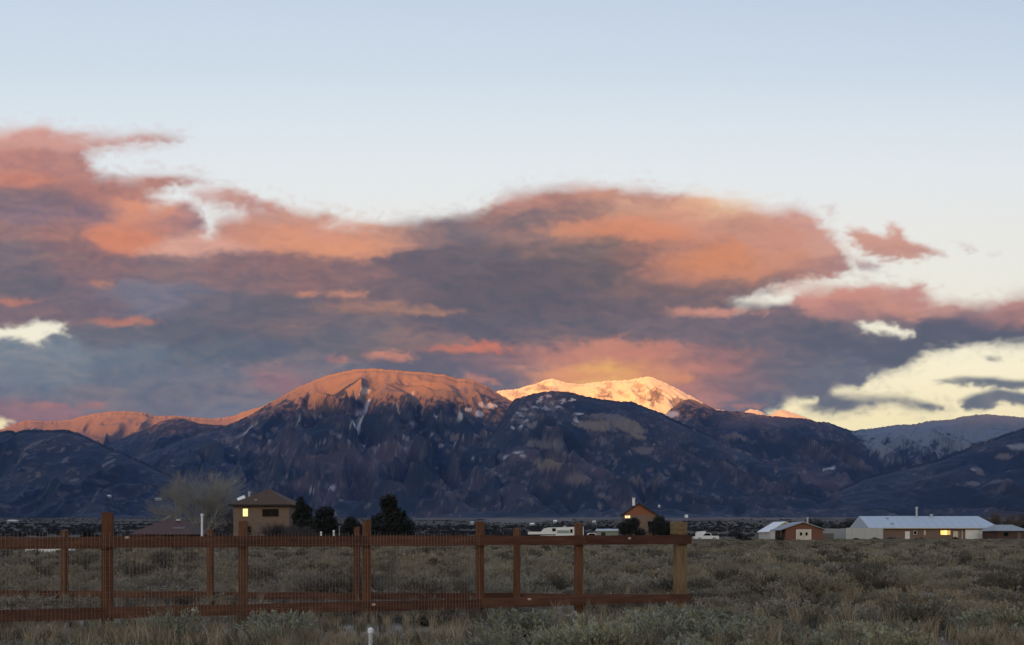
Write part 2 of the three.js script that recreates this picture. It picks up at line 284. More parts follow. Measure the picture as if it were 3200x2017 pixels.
// ---------------------------------------------------------------- mountains: each range is a crest at its own distance with slopes that run down to the plain
const HAZED_FOREST = [0.01, 0.022, 0.046], ASPEN = [0.066, 0.056, 0.08], ROCK = [0.2, 0.18, 0.17], TAN = [0.17, 0.14, 0.12], SNOW = [0.43, 0.41, 0.35], GLOW_DUST = [0.18, 0.125, 0.105], SHADED_FROST = [0.15, 0.18, 0.235], CRAG = [0.09, 0.07, 0.06];  // painted in: haze on forest blue, sunglow on snow dust, shade on frost
function range({ D, foot, crest, tall = 1.5, spur = 1, rows = 340, snow = [2000, 2600], grey = 0.5, patches = [], lies = SNOW, step = 4 }) {
  const x0 = crest[0][0], x1 = crest[crest.length - 1][0], nu = Math.ceil((x1 - x0) / step), back = 26, seed = D * 0.37;
  const height = (px, d) => {
    const H = EYE + ((HZ - along(crest, px) + (1.6 * n2(px / 11, seed) + 1.1 * n2(px / 4.5, seed)) * sstep(0.05, 0, (D - d) / (D - foot))) / F) * D, x = ((px - CX) / F) * d, base = groundAt(x, -foot) - 4;
    if (d >= D) { const k = (d - D) / 900; return mix(H, base, clamp(k)) + 0; }
    const t = (D - d) / (D - foot), u = Math.max(0, H - base);
    const wx = x + 120 * n2(x / 500 + seed, d / 600), rx = (wx + 0.25 * d) / 460 + seed, rz = d / 900 + seed * 0.1, q1 = Math.abs(n2(rx, rz)), q2 = Math.abs(n2(rx * 2.1 + 7, rz * 2.1)), q3 = Math.abs(n2(rx * 4.3 - 3, rz * 4.6)), ridge = 1 - 1.25 * (q1 + 0.34 * q2 * (1.2 - q1) + 0.13 * q3), small = n2((wx - 0.3 * d) / 95 - seed, d / 170);
    const mid = sstep(0, 0.22, t) * sstep(1.02, 0.6, t);
    let y = base + u * Math.pow(1 - t, tall) + u * spur * (0.27 * (ridge - 0.72) * mid + 0.008 * small * sstep(0, 0.06, t) * sstep(1.05, 0.7, t));
    y += (1.4 * n2(x / 24 + seed, d / 30) + (2 + 0.002 * u) * n2(x / 85 + seed, d / 130)) * sstep(1.02, 0.85, t);
    const under = EYE + ((H - EYE) * d) / D - (D - d) * 0.035;      // shoulders stay below the crest behind them
    return y > under - 30 ? under - 30 * Math.exp(-(y - under + 30) / 30) : y;
  };
  // a sighting on this range: where on its slope a mark lies
  const locate = (px, py) => {
    for (let d = foot + 5; d < D; d += 6) if (HZ - ((height(px, d) - EYE) / d) * F <= py) return [((px - CX) / F) * d, height(px, d), d];
    return [((px - CX) / F) * D, height(px, D), D];
  };
  const marks = patches.map(([px, py, rx, ry, colour, strength = 1, rough = 0.6, lean = 0]) => { const [x, y, d] = locate(px, py); return { x, y, rx: (rx / F) * d, ry: (ry / F) * d, colour, strength, rough, lean, d }; });
  const at = (i, j) => {
    const px = x0 + i * step, d = j < back ? D + 900 * Math.pow(1 - j / back, 1.5) : mix(D, foot, Math.pow((j - back) / (rows - 1 - back), 1.12));
    return [((px - CX) / F) * d, height(px, d), -d];
  };
  const g = gridMesh(nu + 1, rows, at, (x, y, z, up) => {
    const a = fbm(x / 380 + seed, (y * 1.2 - z * 0.5) / 520, 4), b = fbm(x / 60 - seed, (y * 1.2 - z * 0.5) / 80, 3), c = n2(x / 11, (y - z * 0.6) / 16), e = n2(x / 23 + 9, (y - z * 0.6) / 38);
    let col = mix3(HAZED_FOREST, ASPEN, grey * sstep(-0.25, 0.55, a + 0.45 * b) * (0.65 + 0.35 * c));
    col = mix3(col, ROCK, 0.42 * sstep(0.34, 0.66, b + 0.35 * e + 0.15 * c) * sstep(-0.15, 0.3, a));
    // snow and its light-tinted copies lie in patches, more of it higher up
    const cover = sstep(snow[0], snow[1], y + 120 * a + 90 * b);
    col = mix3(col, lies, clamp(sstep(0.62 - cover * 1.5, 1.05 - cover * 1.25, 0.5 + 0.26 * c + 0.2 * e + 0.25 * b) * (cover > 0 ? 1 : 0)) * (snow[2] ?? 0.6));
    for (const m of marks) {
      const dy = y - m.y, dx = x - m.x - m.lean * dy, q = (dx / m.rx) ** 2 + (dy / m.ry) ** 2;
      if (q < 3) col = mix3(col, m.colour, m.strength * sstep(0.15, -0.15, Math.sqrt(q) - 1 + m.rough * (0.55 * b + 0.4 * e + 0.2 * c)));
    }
    return col;
  });
  structure('mountain', g, paint(1, 1, 1, { vertexColors: true, roughness: 1 }));
  return locate;
}
const rr = rngOf(77);
const specks = (n, x0, x1, y0, y1, r, colour, s = 0.6) => Array.from({ length: n }, () => [mix(x0, x1, rr()), mix(y0, y1, rr()), r * (0.5 + rr()), r * (0.5 + 1.2 * rr()), colour, s * (0.25 + 0.6 * rr()), 1.5, (rr() - 0.5) * 1.6]);
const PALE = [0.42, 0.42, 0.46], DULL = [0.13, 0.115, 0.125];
// far snow peaks in the last sun
range({ D: 7200, foot: 4700, tall: 1.4, spur: 0.8, snow: [200, 800, 1], rows: 240, crest: pts('1380,1290 1480,1250 1563,1221 1616,1216 1666,1201 1699,1190 1726,1182 1746,1190 1772,1197 1815,1201 1850,1196 1900,1190 1960,1189 2000,1181 2031,1177 2058,1187 2085,1200 2131,1223 2181,1250 2214,1272 2244,1281 2297,1290 2400,1312 2500,1340'),
  patches: [[1700, 1215, 30, 12, CRAG, 0.5, 1], [1890, 1240, 22, 8, CRAG, 0.8, 1], [2040, 1228, 14, 20, ROCK, 0.75, 1, 0.4], [2010, 1250, 10, 16, ROCK, 0.7, 1, 0.3], [2065, 1245, 12, 22, ROCK, 0.7, 1, 0.4], [1985, 1225, 16, 5, ROCK, 0.6, 1], [2130, 1262, 34, 22, DULL, 0.95, 0.6, -0.3], [1940, 1225, 9, 10, ROCK, 0.5, 1], ...specks(26, 1580, 2100, 1200, 1285, 12, CRAG, 0.8).map((m) => { m[6] = 1.4; m[7] *= 2.4; return m; }), [2050, 1236, 20, 30, CRAG, 0.85, 1.2, 0.5]] });
range({ D: 7500, foot: 5600, tall: 1.2, spur: 0.6, snow: [200, 700, 0.9], rows: 150, crest: pts('2270,1330 2310,1300 2330,1287 2345,1279 2365,1282 2385,1290 2397,1300 2410,1296 2430,1283 2445,1281 2470,1288 2510,1302 2560,1322 2620,1360') });
range({ D: 6300, foot: 3900, lies: GLOW_DUST, snow: [600, 900, 0.9], grey: 0.8, spur: 0.7, rows: 240, crest: pts('-400,1395 -200,1375 7,1341 37,1329 75,1316 105,1314 138,1318 187,1316 224,1311 262,1300 299,1292 355,1286 411,1286 448,1290 478,1300 523,1301 553,1300 598,1305 654,1309 691,1307 729,1301 766,1286 822,1270 845,1258 900,1240 980,1225 1100,1240 1200,1280') });
range({ D: 5500, foot: 3300, lies: GLOW_DUST, snow: [700, 1100, 0.5], spur: 0.8, rows: 220, crest: pts('250,1420 320,1395 374,1374 448,1344 501,1318 553,1306 583,1311 628,1326 691,1329 760,1335 860,1360 950,1400') });
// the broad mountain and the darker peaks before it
range({ D: 5000, foot: 2500, lies: GLOW_DUST, snow: [720, 1010, 0.85], grey: 0.75, tall: 1.5, crest: pts('-100,1590 100,1540 300,1475 450,1415 560,1374 635,1352 710,1329 740,1318 785,1296 848,1258 897,1230 930,1212 980,1190 1030,1172 1080,1160 1120,1154 1160,1152 1220,1156 1280,1162 1340,1165 1390,1172 1430,1185 1452,1184 1480,1189 1520,1207 1560,1232 1600,1254 1650,1282 1720,1330 1800,1390 1900,1460 2000,1540'),
  patches: [[1092, 1208, 9, 30, HAZED_FOREST, 0.95, 0.35, 1.5], [1060, 1238, 22, 12, HAZED_FOREST, 0.95, 0.4, 1.0], [1142, 1222, 11, 14, SNOW, 0.7, 0.8], [1120, 1240, 8, 10, SNOW, 0.5, 0.8], [1150, 1262, 6, 16, PALE, 0.9, 0.3, 0.3], [1140, 1290, 6, 24, PALE, 0.9, 0.3, 0.3], [1127, 1318, 6, 20, PALE, 0.9, 0.3, 0.45], [1119, 1345, 7, 20, PALE, 0.9, 0.3, 0.1], [1243, 1280, 2.5, 22, PALE, 0.4, 0.3, -0.3],  // first two forest marks: dark trees with the gully shadow painted in
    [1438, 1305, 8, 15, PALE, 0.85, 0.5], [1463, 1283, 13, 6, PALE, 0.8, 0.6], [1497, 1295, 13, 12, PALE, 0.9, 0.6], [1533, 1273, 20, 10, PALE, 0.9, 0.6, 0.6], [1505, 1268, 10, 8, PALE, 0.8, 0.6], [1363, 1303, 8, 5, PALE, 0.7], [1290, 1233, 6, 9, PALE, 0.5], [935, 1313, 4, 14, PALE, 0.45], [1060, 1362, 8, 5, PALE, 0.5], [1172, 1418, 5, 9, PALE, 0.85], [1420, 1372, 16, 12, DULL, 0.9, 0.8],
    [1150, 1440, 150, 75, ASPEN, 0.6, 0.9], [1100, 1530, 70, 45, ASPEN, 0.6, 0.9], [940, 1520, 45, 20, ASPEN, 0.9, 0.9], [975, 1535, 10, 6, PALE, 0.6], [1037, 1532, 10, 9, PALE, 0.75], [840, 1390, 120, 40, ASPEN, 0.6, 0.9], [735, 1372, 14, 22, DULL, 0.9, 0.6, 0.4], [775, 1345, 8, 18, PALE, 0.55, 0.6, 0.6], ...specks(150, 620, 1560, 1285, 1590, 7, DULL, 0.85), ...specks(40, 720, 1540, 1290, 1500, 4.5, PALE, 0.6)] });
range({ D: 4900, foot: 2600, lies: GLOW_DUST, snow: [700, 1000, 0.75], grey: 0.9, spur: 0.9, crest: pts('1950,1400 2040,1330 2090,1285 2131,1252 2160,1247 2200,1263 2244,1283 2324,1288 2399,1300 2528,1310 2548,1319 2588,1320 2623,1334 2663,1347 2698,1359 2747,1389 2797,1419 2860,1450 2950,1490 3100,1540'),
  patches: [[2095, 1296, 22, 14, PALE, 0.8, 0.5, -0.4], [2105, 1330, 24, 10, DULL, 0.8, 0.5, -0.7], [2170, 1355, 38, 12, TAN, 0.9, 0.5, -1.0], [2310, 1365, 40, 14, DULL, 0.9, 0.6, -0.9], [2400, 1320, 110, 28, ASPEN, 0.7, 0.8], [2300, 1330, 60, 22, ASPEN, 0.7, 0.8], [2250, 1420, 60, 24, ASPEN, 0.6, 0.9], [2330, 1510, 60, 45, ASPEN, 0.75, 0.9], [2560, 1500, 90, 45, ASPEN, 0.7, 0.9], [2580, 1468, 8, 5, PALE, 0.8], ...specks(80, 2150, 2850, 1320, 1590, 7, DULL, 0.8)] });
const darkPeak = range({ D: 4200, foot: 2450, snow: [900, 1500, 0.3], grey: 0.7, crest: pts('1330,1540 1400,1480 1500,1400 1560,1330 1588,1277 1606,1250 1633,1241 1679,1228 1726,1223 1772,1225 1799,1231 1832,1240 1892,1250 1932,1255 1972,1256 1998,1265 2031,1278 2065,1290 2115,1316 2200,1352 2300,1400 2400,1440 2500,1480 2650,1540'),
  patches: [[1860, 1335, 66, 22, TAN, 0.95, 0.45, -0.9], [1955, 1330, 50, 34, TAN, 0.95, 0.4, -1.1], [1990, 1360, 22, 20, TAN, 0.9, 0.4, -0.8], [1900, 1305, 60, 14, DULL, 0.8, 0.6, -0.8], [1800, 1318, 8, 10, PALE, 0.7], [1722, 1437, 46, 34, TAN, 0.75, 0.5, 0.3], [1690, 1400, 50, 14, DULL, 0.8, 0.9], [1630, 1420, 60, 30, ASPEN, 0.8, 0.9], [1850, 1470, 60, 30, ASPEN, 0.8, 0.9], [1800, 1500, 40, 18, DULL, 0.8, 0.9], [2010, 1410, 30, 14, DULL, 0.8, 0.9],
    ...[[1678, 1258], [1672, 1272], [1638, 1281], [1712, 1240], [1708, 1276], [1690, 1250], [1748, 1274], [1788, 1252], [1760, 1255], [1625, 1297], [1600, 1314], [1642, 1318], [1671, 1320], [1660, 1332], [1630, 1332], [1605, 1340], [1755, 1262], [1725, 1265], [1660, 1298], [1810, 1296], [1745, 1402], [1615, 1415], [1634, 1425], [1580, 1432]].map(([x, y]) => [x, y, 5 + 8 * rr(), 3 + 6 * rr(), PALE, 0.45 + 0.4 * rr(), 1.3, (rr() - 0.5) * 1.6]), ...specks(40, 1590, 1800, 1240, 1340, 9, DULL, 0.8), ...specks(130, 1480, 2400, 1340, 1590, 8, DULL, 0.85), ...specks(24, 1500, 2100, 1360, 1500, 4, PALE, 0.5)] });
range({ D: 4900, foot: 3000, lies: SHADED_FROST, snow: [420, 800, 0.9], grey: 0.8, spur: 1.3, rows: 240, crest: pts('2520,1400 2600,1365 2663,1347 2698,1342 2747,1337 2797,1328 2857,1327 2897,1317 2972,1312 3021,1300 3071,1295 3121,1298 3196,1305 3300,1310 3500,1330 3700,1350') });
const nearHill = range({ D: 3500, foot: 2350, snow: [900, 1500, 0.3], grey: 0.5, crest: pts('-500,1400 -300,1380 -100,1360 0,1351 30,1345 50,1352 70,1344 130,1345 200,1342 240,1352 280,1370 320,1390 380,1412 440,1440 520,1480 600,1530 700,1580 800,1610'),
  patches: [[92, 1398, 4, 16, DULL, 0.9, 0.4, 0.3], [120, 1385, 5, 12, DULL, 0.9, 0.4, 0.3], [195, 1408, 5, 10, DULL, 0.9, 0.4], [337, 1448, 7, 14, DULL, 0.9, 0.5, 0.3], [75, 1425, 9, 8, DULL, 0.8], [60, 1440, 4, 12, DULL, 0.8], [120, 1488, 12, 6, DULL, 0.8], [200, 1440, 8, 12, DULL, 0.7], ...specks(60, 0, 460, 1365, 1580, 5, DULL, 0.7)] });
range({ D: 3600, foot: 2350, snow: [900, 1500, 0.3], grey: 0.45, crest: pts('2560,1560 2700,1492 2800,1468 2870,1452 2930,1437 3000,1410 3050,1392 3100,1372 3150,1355 3200,1338 3300,1310 3500,1290 3700,1300'),
  patches: [[3180, 1400, 12, 10, PALE, 0.5], [3135, 1430, 14, 10, DULL, 0.9], [3060, 1475, 18, 14, DULL, 0.8], [3150, 1500, 14, 8, DULL, 0.8], [3180, 1350, 16, 5, DULL, 0.7], [3040, 1470, 6, 5, PALE, 0.4]] });
// an added mesa, unseen behind the viewer, shaped so its shade covers the valley
{
  const xs = 240, crestY = (x) => 1006 + 10 * fbm(x / 2600, 4, 4);
  const g = gridMesh(xs + 1, 9, (i, j) => { const x = -17000 + (27000 * i) / xs, k = [0, 0.3, 0.72, 1, 1, 0.97, 0.6, 0.2, 0][j], z = [9400, 9800, 10200, 10450, 10550, 10900, 11200, 11600, 12000][j]; return [x, k * crestY(x) - 2 + (k > 0 && k < 1 ? 25 * n2(x / 700, j) : 0), z]; }, (x, y, z) => mix3([0.05, 0.05, 0.045], [0.11, 0.09, 0.07], clamp(0.5 + fbm(x / 900, z / 500, 3))));
  structure('added_shade_hills', g, paint(1, 1, 1, { vertexColors: true, roughness: 1 }));
}
scene.fog = new THREE.FogExp2(new THREE.Color().setRGB(0.17, 0.36, 0.95), 2.6e-5);

// ---------------------------------------------------------------- materials for what is built
const tone = (seed, lo, hi, sx, sy) => grainMap(128, 128, (u, v) => { const k = mix(lo, hi, clamp(0.5 + 0.5 * fbm(u * sx + seed, v * sy, 4))); return [k, k, k]; });
const woodAlong = (seed) => grainMap(512, 64, (u, v) => { const g = fbm(u * 5 + seed, v * 9 + 0.4 * n2(u * 3, seed), 4), s = fbm(u * 60 + seed, v * 6, 2), w = fbm(u * 2.5 - seed, v * 1.2, 2); const k = 0.66 + 0.26 * g + 0.12 * s + 0.22 * w; return [k, k * (0.96 + 0.08 * w), k * (0.92 + 0.14 * w)]; });
const woodUp = (seed) => grainMap(64, 512, (u, v) => { const g = fbm(u * 9 + 0.4 * n2(v * 3, seed), v * 5 + seed, 4), s = fbm(u * 6, v * 60 + seed, 2), w = fbm(u * 1.2, v * 2.5 - seed, 2); const k = 0.66 + 0.26 * g + 0.12 * s + 0.22 * w; return [k, k * (0.96 + 0.08 * w), k * (0.92 + 0.14 * w)]; });
const railMats = [0, 1, 2].map((k) => paint(...[[0.135, 0.054, 0.03], [0.11, 0.041, 0.022], [0.155, 0.068, 0.038]][k], { map: woodAlong(k * 7.3), roughness: 0.9 }));
const postMats = [0, 1, 2].map((k) => paint(...[[0.19, 0.082, 0.034], [0.16, 0.062, 0.028], [0.18, 0.08, 0.036]][k], { map: woodUp(k * 5.1 + 2), roughness: 0.9 }));
const bareWood = paint(0.27, 0.19, 0.1, { map: woodUp(31), roughness: 0.9 });
const M = {
  knot: paint(0.5, 0.38, 0.28), wire: paint(0.3, 0.2, 0.15, { metalness: 0.3, roughness: 0.6 }), white: paint(0.8, 0.8, 0.78), dim: paint(0.5, 0.51, 0.5), glass: new THREE.MeshPhysicalMaterial({ color: 0x0a0b0e, roughness: 0.3, specularIntensity: 0.25 }),
  tan: paint(0.21, 0.145, 0.11, { map: tone(3, 0.75, 1, 6, 6) }), roofBrown: paint(0.095, 0.05, 0.025, { map: tone(5, 0.7, 1, 9, 9) }), roofRed: paint(0.1, 0.055, 0.045, { map: tone(8, 0.7, 1, 9, 9) }), gable: paint(0.3, 0.115, 0.06, { map: tone(9, 0.7, 1, 9, 9) }),
  dark: paint(0.035, 0.03, 0.03), metalRoof: paint(0.5, 0.56, 0.62, { map: tone(12, 0.86, 1, 20, 4), roughness: 0.6 }), brick: paint(0.2, 0.088, 0.055, { map: tone(14, 0.72, 1, 12, 12) }), greyWall: paint(0.3, 0.32, 0.33, { map: tone(16, 0.85, 1, 14, 2) }),
  paleWall: paint(0.48, 0.49, 0.47, { map: tone(17, 0.85, 1, 14, 2) }), mauve: paint(0.14, 0.115, 0.11), cream: paint(0.62, 0.56, 0.47), greyRoof: paint(0.34, 0.36, 0.37, { map: tone(18, 0.8, 1, 9, 9) }), tyre: paint(0.02, 0.02, 0.02), chrome: paint(0.6, 0.62, 0.62, { roughness: 0.5 }),
  green: paint(0.3, 0.34, 0.31),
};
const lit = (r, g, b, k) => { const m = new THREE.MeshStandardMaterial({ roughness: 0.8 }); m.color.setRGB(0.3, 0.25, 0.18); m.emissive.setRGB(r, g, b); m.emissiveIntensity = k; return m; };

// ---------------------------------------------------------------- rail fence: a front run and a rear run that meet at a thick bare post
const board = (L, h, t, seed, bow = 0.012) => {         // a rough sawn rail with eased edges, slightly bowed
  const g = new THREE.BoxGeometry(L, h, t, 14, 3, 1), p = g.attributes.position;
  for (let i = 0; i < p.count; i++) {
    const x = p.getX(i), y = p.getY(i), z = p.getZ(i), e = Math.abs(Math.abs(y) - h / 2) < 1e-4 ? 1 : 0;
    p.setY(i, y * (1 + 0.06 * n2(x * 0.9, seed)) + bow * Math.sin((x / L + 0.5) * 3.1) * n2(seed, 3) + 0.004 * n2(x * 7, seed + y * 9));
    p.setZ(i, z * (e ? 0.86 : 1) + 0.004 * n2(x * 3 + seed, y * 20));
  }
  g.computeVertexNormals();
  return g;
};
const stump = (w, y0, y1, seed, d = w) => {             // a sawn post with eased edges
  const h = y1 - y0, g = new THREE.BoxGeometry(w, h, d, 3, 12, 3), p = g.attributes.position;
  for (let i = 0; i < p.count; i++) {
    let x = p.getX(i), y = p.getY(i), z = p.getZ(i);
    if (Math.abs(Math.abs(x) - w / 2) < 1e-4 && Math.abs(Math.abs(z) - d / 2) < 1e-4) { x *= 0.88; z *= 0.88; }
    if (Math.abs(y - h / 2) < 1e-4) { y += 0.02 * n2(x * 9 + seed, z * 9); if (Math.abs(Math.abs(x) - w / 2) < 0.03) y -= 0.008; }
    p.setXYZ(i, x + 0.005 * n2(y * 2 + seed, x * 9), y + y0 + h / 2, z + 0.005 * n2(y * 2 - seed, z * 9));
  }
  g.computeVertexNormals();
  return g;
};
function wireBay(x0, x1, z) {
  const bits = [], r = rngOf(Math.round(x0 * 50 + 900));
  for (let x = x0; x < x1; x += 0.052) bits.push(new THREE.CylinderGeometry(0.0023, 0.0023, 1.42, 4, 1, true).rotateZ((r() - 0.5) * 0.012).translate(x + (r() - 0.5) * 0.012, 0.73, z + 0.004 * n2(x * 3, 1)));
  for (let y = 0.06; y < 1.44; y += 0.1) bits.push(new THREE.CylinderGeometry(0.0009, 0.0009, x1 - x0, 4, 1, true).rotateZ(Math.PI / 2).translate((x0 + x1) / 2, y, z));
  return bits;
}
const CORNER = [3.1, -14.39];
{
  const a = [-6.02, -11.59], turn = Math.atan2(a[1] - CORNER[1], CORNER[0] - a[0]), L = Math.hypot(CORNER[0] - a[0], CORNER[1] - a[1]), bay = L / 5;
  const f = thing('rail_fence', 'front run of reddish brown timber fence with wire netting up to the pale corner post', 'fence', [a[0], 0, a[1]], turn);
  const tops = [1.66, 1.735, 1.635, 1.65, 1.64, 1.635];
  for (let i = -1; i < 5; i++) part('post', stump(i === 0 ? 0.155 : 0.138, -0.35, tops[i + 1], i * 3.7), postMats[(i + 4) % 3], f).position.set(i * bay, 0, 0).setX(i * bay + (i === 4 ? -0.1 : 0));
  const knots = { '0top': [[0.28, 0.06]], '0low': [[1.2, 0.02]], '3top': [[1.92, -0.02]], '4top': [[0.75, 0.02]], '2low': [[0.1, 0.03]], '3low': [[0.85, 0.05]] };
  for (let i = -1; i < 5; i++) for (const [kind, y, h] of [['top', 1.298, 0.172], ['low', 0.252, 0.168]]) {
    const yy = y + (kind === 'top' ? 0.008 * (i + 1) : 0.002 * i) + 0.006 * n2(i * 2.1, y), zz = (i === 4 ? 0.118 : 0.098) + (i % 2 ? 0.004 : 0), more = i === 4 ? 0.15 : 0;
    const r = part('rail', board(bay + 0.03 + more, h - 0.003 * i, 0.046, i * 5.3 + y * 7), railMats[(i + (kind === 'top' ? 3 : 5)) % 3], f);
    r.position.set((i + 0.5) * bay + more / 2, yy, zz);
    for (const [kx, ky] of knots[i + kind] ?? []) part('knot', new THREE.SphereGeometry(1, 10, 6).scale(0.035, 0.022, 0.008), M.knot, r).position.set(kx - bay / 2, ky, 0.023);
  }
  for (let i = -1; i < 3; i++) part('wire_netting', wireBay(i * bay, (i + 1) * bay, 0.126), M.wire, f);
  const c = part('corner_post', stump(0.215, -0.35, 1.655, 9.1), bareWood, f);
  c.position.set(L + 0.02, 0, -0.02);
  part('post_cap', stump(0.262, 1.43, 1.66, 4.4), bareWood, f).position.set(L - 0.01, 0.004, -0.02);
}
{
  const b = [-8.82, -15.4], turn = Math.atan2(b[1] - CORNER[1], CORNER[0] - b[0]), L = Math.hypot(CORNER[0] - b[0], CORNER[1] - b[1]), bay = L / 4;
  const f = thing('rail_fence', 'rear run of the brown timber fence, seen through the wire netting, with thinner posts', 'fence', [b[0], 0, b[1]], turn);
  for (let i = -1; i < 4; i++) part('post', stump(0.112 + (i === 3 ? 0.02 : 0), -0.35, [1.5, 1.52, 1.53, 1.575, 1.555][i + 1], i * 2.3 + 40), postMats[(i + 5) % 3], f).position.set(i * bay - (i === 2 ? 0.11 : 0.03), 0, 0);
  for (let i = -1; i < 4; i++) for (const [k, y] of [[1, 1.315], [2, 0.248]]) part('rail', board(bay + (i === 3 ? -0.1 : 0.02), 0.135, 0.04, i * 3.1 + y + 80, 0.02), railMats[(i + k + 3) % 3], f).position.set((i + 0.5) * bay - (i === 3 ? 0.05 : 0), y + 0.01 * n2(i, y), -0.09);
}
{
  const p = thing('white_pipe', 'short white plastic pipe with a rounded cap in the grass before the fence', 'pipe', [-1.68, 0, -9.25]);
  part('tube', new THREE.CylinderGeometry(0.026, 0.026, 0.46, 16).translate(0, 0.03, 0), paint(0.5, 0.52, 0.54), p);
  part('cap', new THREE.LatheGeometry([[0, 0.062], [0.016, 0.06], [0.03, 0.048], [0.034, 0.03], [0.034, 0]].reverse().map((v) => new THREE.Vector2(...v)), 18).translate(0, 0.235, 0), M.white, p);
}

// ---------------------------------------------------------------- buildings
const place = (px, d) => { const x = ((px - CX) / F) * d; return [x, groundAt(x, -d), -d]; };
const scaleAt = (d) => d / F;
function hipRoof(w, d, h, eave = 0.12, inset = [w / 2, w / 2]) {    // closed solid: ridge along x, inset at both ends
  const a = -w / 2, b = w / 2, c = -d / 2, e = d / 2, r0 = a + inset[0], r1 = b - inset[1], y = eave;
  const v = [[a, 0, e], [b, 0, e], [b, 0, c], [a, 0, c], [a, y, e], [b, y, e], [b, y, c], [a, y, c], [r0, h, 0], [Math.max(r1, r0 + 0.02), h, 0]];
  const q = (i, j, k, l) => [i, j, k, i, k, l], idx = [...q(0, 1, 5, 4), ...q(1, 2, 6, 5), ...q(2, 3, 7, 6), ...q(3, 0, 4, 7), ...q(4, 5, 9, 8), ...q(6, 7, 8, 9), 5, 6, 9, 7, 4, 8, ...q(3, 2, 1, 0)];
  const g = soup(idx.flatMap((i) => v[i]));
  g.setAttribute('uv', new THREE.BufferAttribute(Float32Array.from(idx.flatMap((i) => [v[i][0] * 0.12, (v[i][1] + v[i][2]) * 0.12])), 2));
  return g;
}
function extrude(points, depth) {
  const s = new THREE.Shape(points.map((p) => new THREE.Vector2(...p)));
  return new THREE.ExtrudeGeometry(s, { depth, bevelEnabled: false }).translate(0, 0, -depth / 2);
}
const flue = (parent, x, y0, y1, z, r, mat) => part('flue', [pipe(r, y1 - y0, x, y0, z), pipe(r * 1.5, (y1 - y0) * 0.16, x, y1 - (y1 - y0) * 0.1, z)], mat, parent);
function windowOn(parent, x, y, z, w, h, pane, frame = M.dark, bars = 1) {       // y: middle of the window
  const f = part('window', [box(w + 0.16, 0.08, 0.08, x, y + h / 2, z), box(w + 0.16, 0.08, 0.1, x, y - h / 2 - 0.08, z), box(0.08, h, 0.08, x - w / 2 - 0.04, y - h / 2, z), box(0.08, h, 0.08, x + w / 2 + 0.04, y - h / 2, z)], frame, parent);
  const n = bars + 1;
  for (let k = 0; k < n; k++) part('window_pane', box(w / n - 0.03, h, 0.03, x - w / 2 + (w / n) * (k + 0.5), y - h / 2, z - 0.01), Array.isArray(pane) ? pane[k % pane.length] : pane, f);
  return f;
}
{ // two storey house beside the bare tree
  const D = 120, s = scaleAt(D), o = thing('house', 'two storey tan house with a brown hipped roof and a glowing upstairs window', 'house', place(842, D)), g = o.position.y;
  const hy = (py) => EYE + (HZ - py) * s - g, lx = (px) => (px - 842) * s;
  const w = 8.3, z = 4, e = hy(1584);
  part('wall', box(w, e + 0.3, 2 * z, 0, -0.3, 0), M.tan, o);
  const r = part('roof', hipRoof(9.2, 9.2, hy(1529) - e, 0.16, [4.55, 4.55]), M.roofBrown, o);
  r.position.y = e;
  part('fascia', [box(9.26, 0.2, 0.06, 0, e - 0.05, 4.64), box(0.06, 0.2, 9.2, -4.64, e - 0.05, 0)], M.dark, o);
  flue(r, lx(783), hy(1572) - e, hy(1540) - e, 0.6, 0.14, M.dim);
  flue(r, lx(822), hy(1580) - e, hy(1566) - e, 3.4, 0.13, M.dim);
  const sk = part('solar_panel', new THREE.BoxGeometry(1.15, 0.62, 0.1), paint(0.85, 0.86, 0.86), r);
  sk.position.set(lx(765), hy(1560) - e, 1.6); sk.rotation.z = 0.5; sk.rotation.x = -0.5;
  for (const x of [-0.35, 0.35]) part('panel_leg', box(0.06, 0.9, 0.06, lx(765) + x, hy(1560) - e - 0.95 + x * 0.5, 1.55), M.dark, r);
  windowOn(o, lx(794.5), hy(1605.5), z + 0.03, 0.78, 1.15, lit(1, 0.72, 0.3, 0.26), M.dark, 0).userData.label = 'glowing window';
  windowOn(o, lx(870), hy(1606), z + 0.03, 2.3, 1.0, [M.glass, M.glass], M.dark, 1);
  windowOn(o, lx(800), hy(1660), z + 0.03, 1.1, 1.2, M.glass, M.dark, 1);
  part('door', box(1.0, 2.1, 0.06, lx(885), 0, z + 0.03), M.mauve, o);
}
{ // low building in front of the bare tree
  const D = 100, s = scaleAt(D), o = thing('low_house', 'low house with a wide reddish brown roof and two skylights under the bare tree', 'house', place(540, D)), g = o.position.y, hy = (py) => EYE + (HZ - py) * s - g, e = hy(1673);
  part('wall', box(6.6, e + 0.3, 6, 0, -0.3, 0), M.mauve, o);
  const r = part('roof', hipRoof(7.8, 7, hy(1622) - e, 0.12, [3.1, 2.6]), M.roofRed, o);
  r.position.y = e;
  for (const [px, py, w] of [[529, 1656, 1.25], [582, 1654, 1.5]]) { const k = part('skylight', new THREE.BoxGeometry(w, 0.16, 0.5), M.mauve, r); k.position.set((px - 540) * s, hy(py) - e + 0.05, 2.2); k.rotation.x = 0.5; }
  const f = part('ridge_flashing', new THREE.BoxGeometry(0.95, 0.05, 0.25), M.dim, r); f.position.set((533 - 540) * s - 0.1, hy(1621) - e, 0.9); f.rotation.z = 0.62;
  part('ridge_vent', [box(0.5, 0.22, 0.4, (565 - 540) * s, hy(1629) - e, 0.7)], M.dim, r);
  windowOn(o, 0.8, 1.05, 3.03, 1.2, 0.8, M.glass, M.dark, 1);
  part('door', box(0.9, 1.8, 0.06, -1.2, 0, 3.03), M.roofRed, o);
}
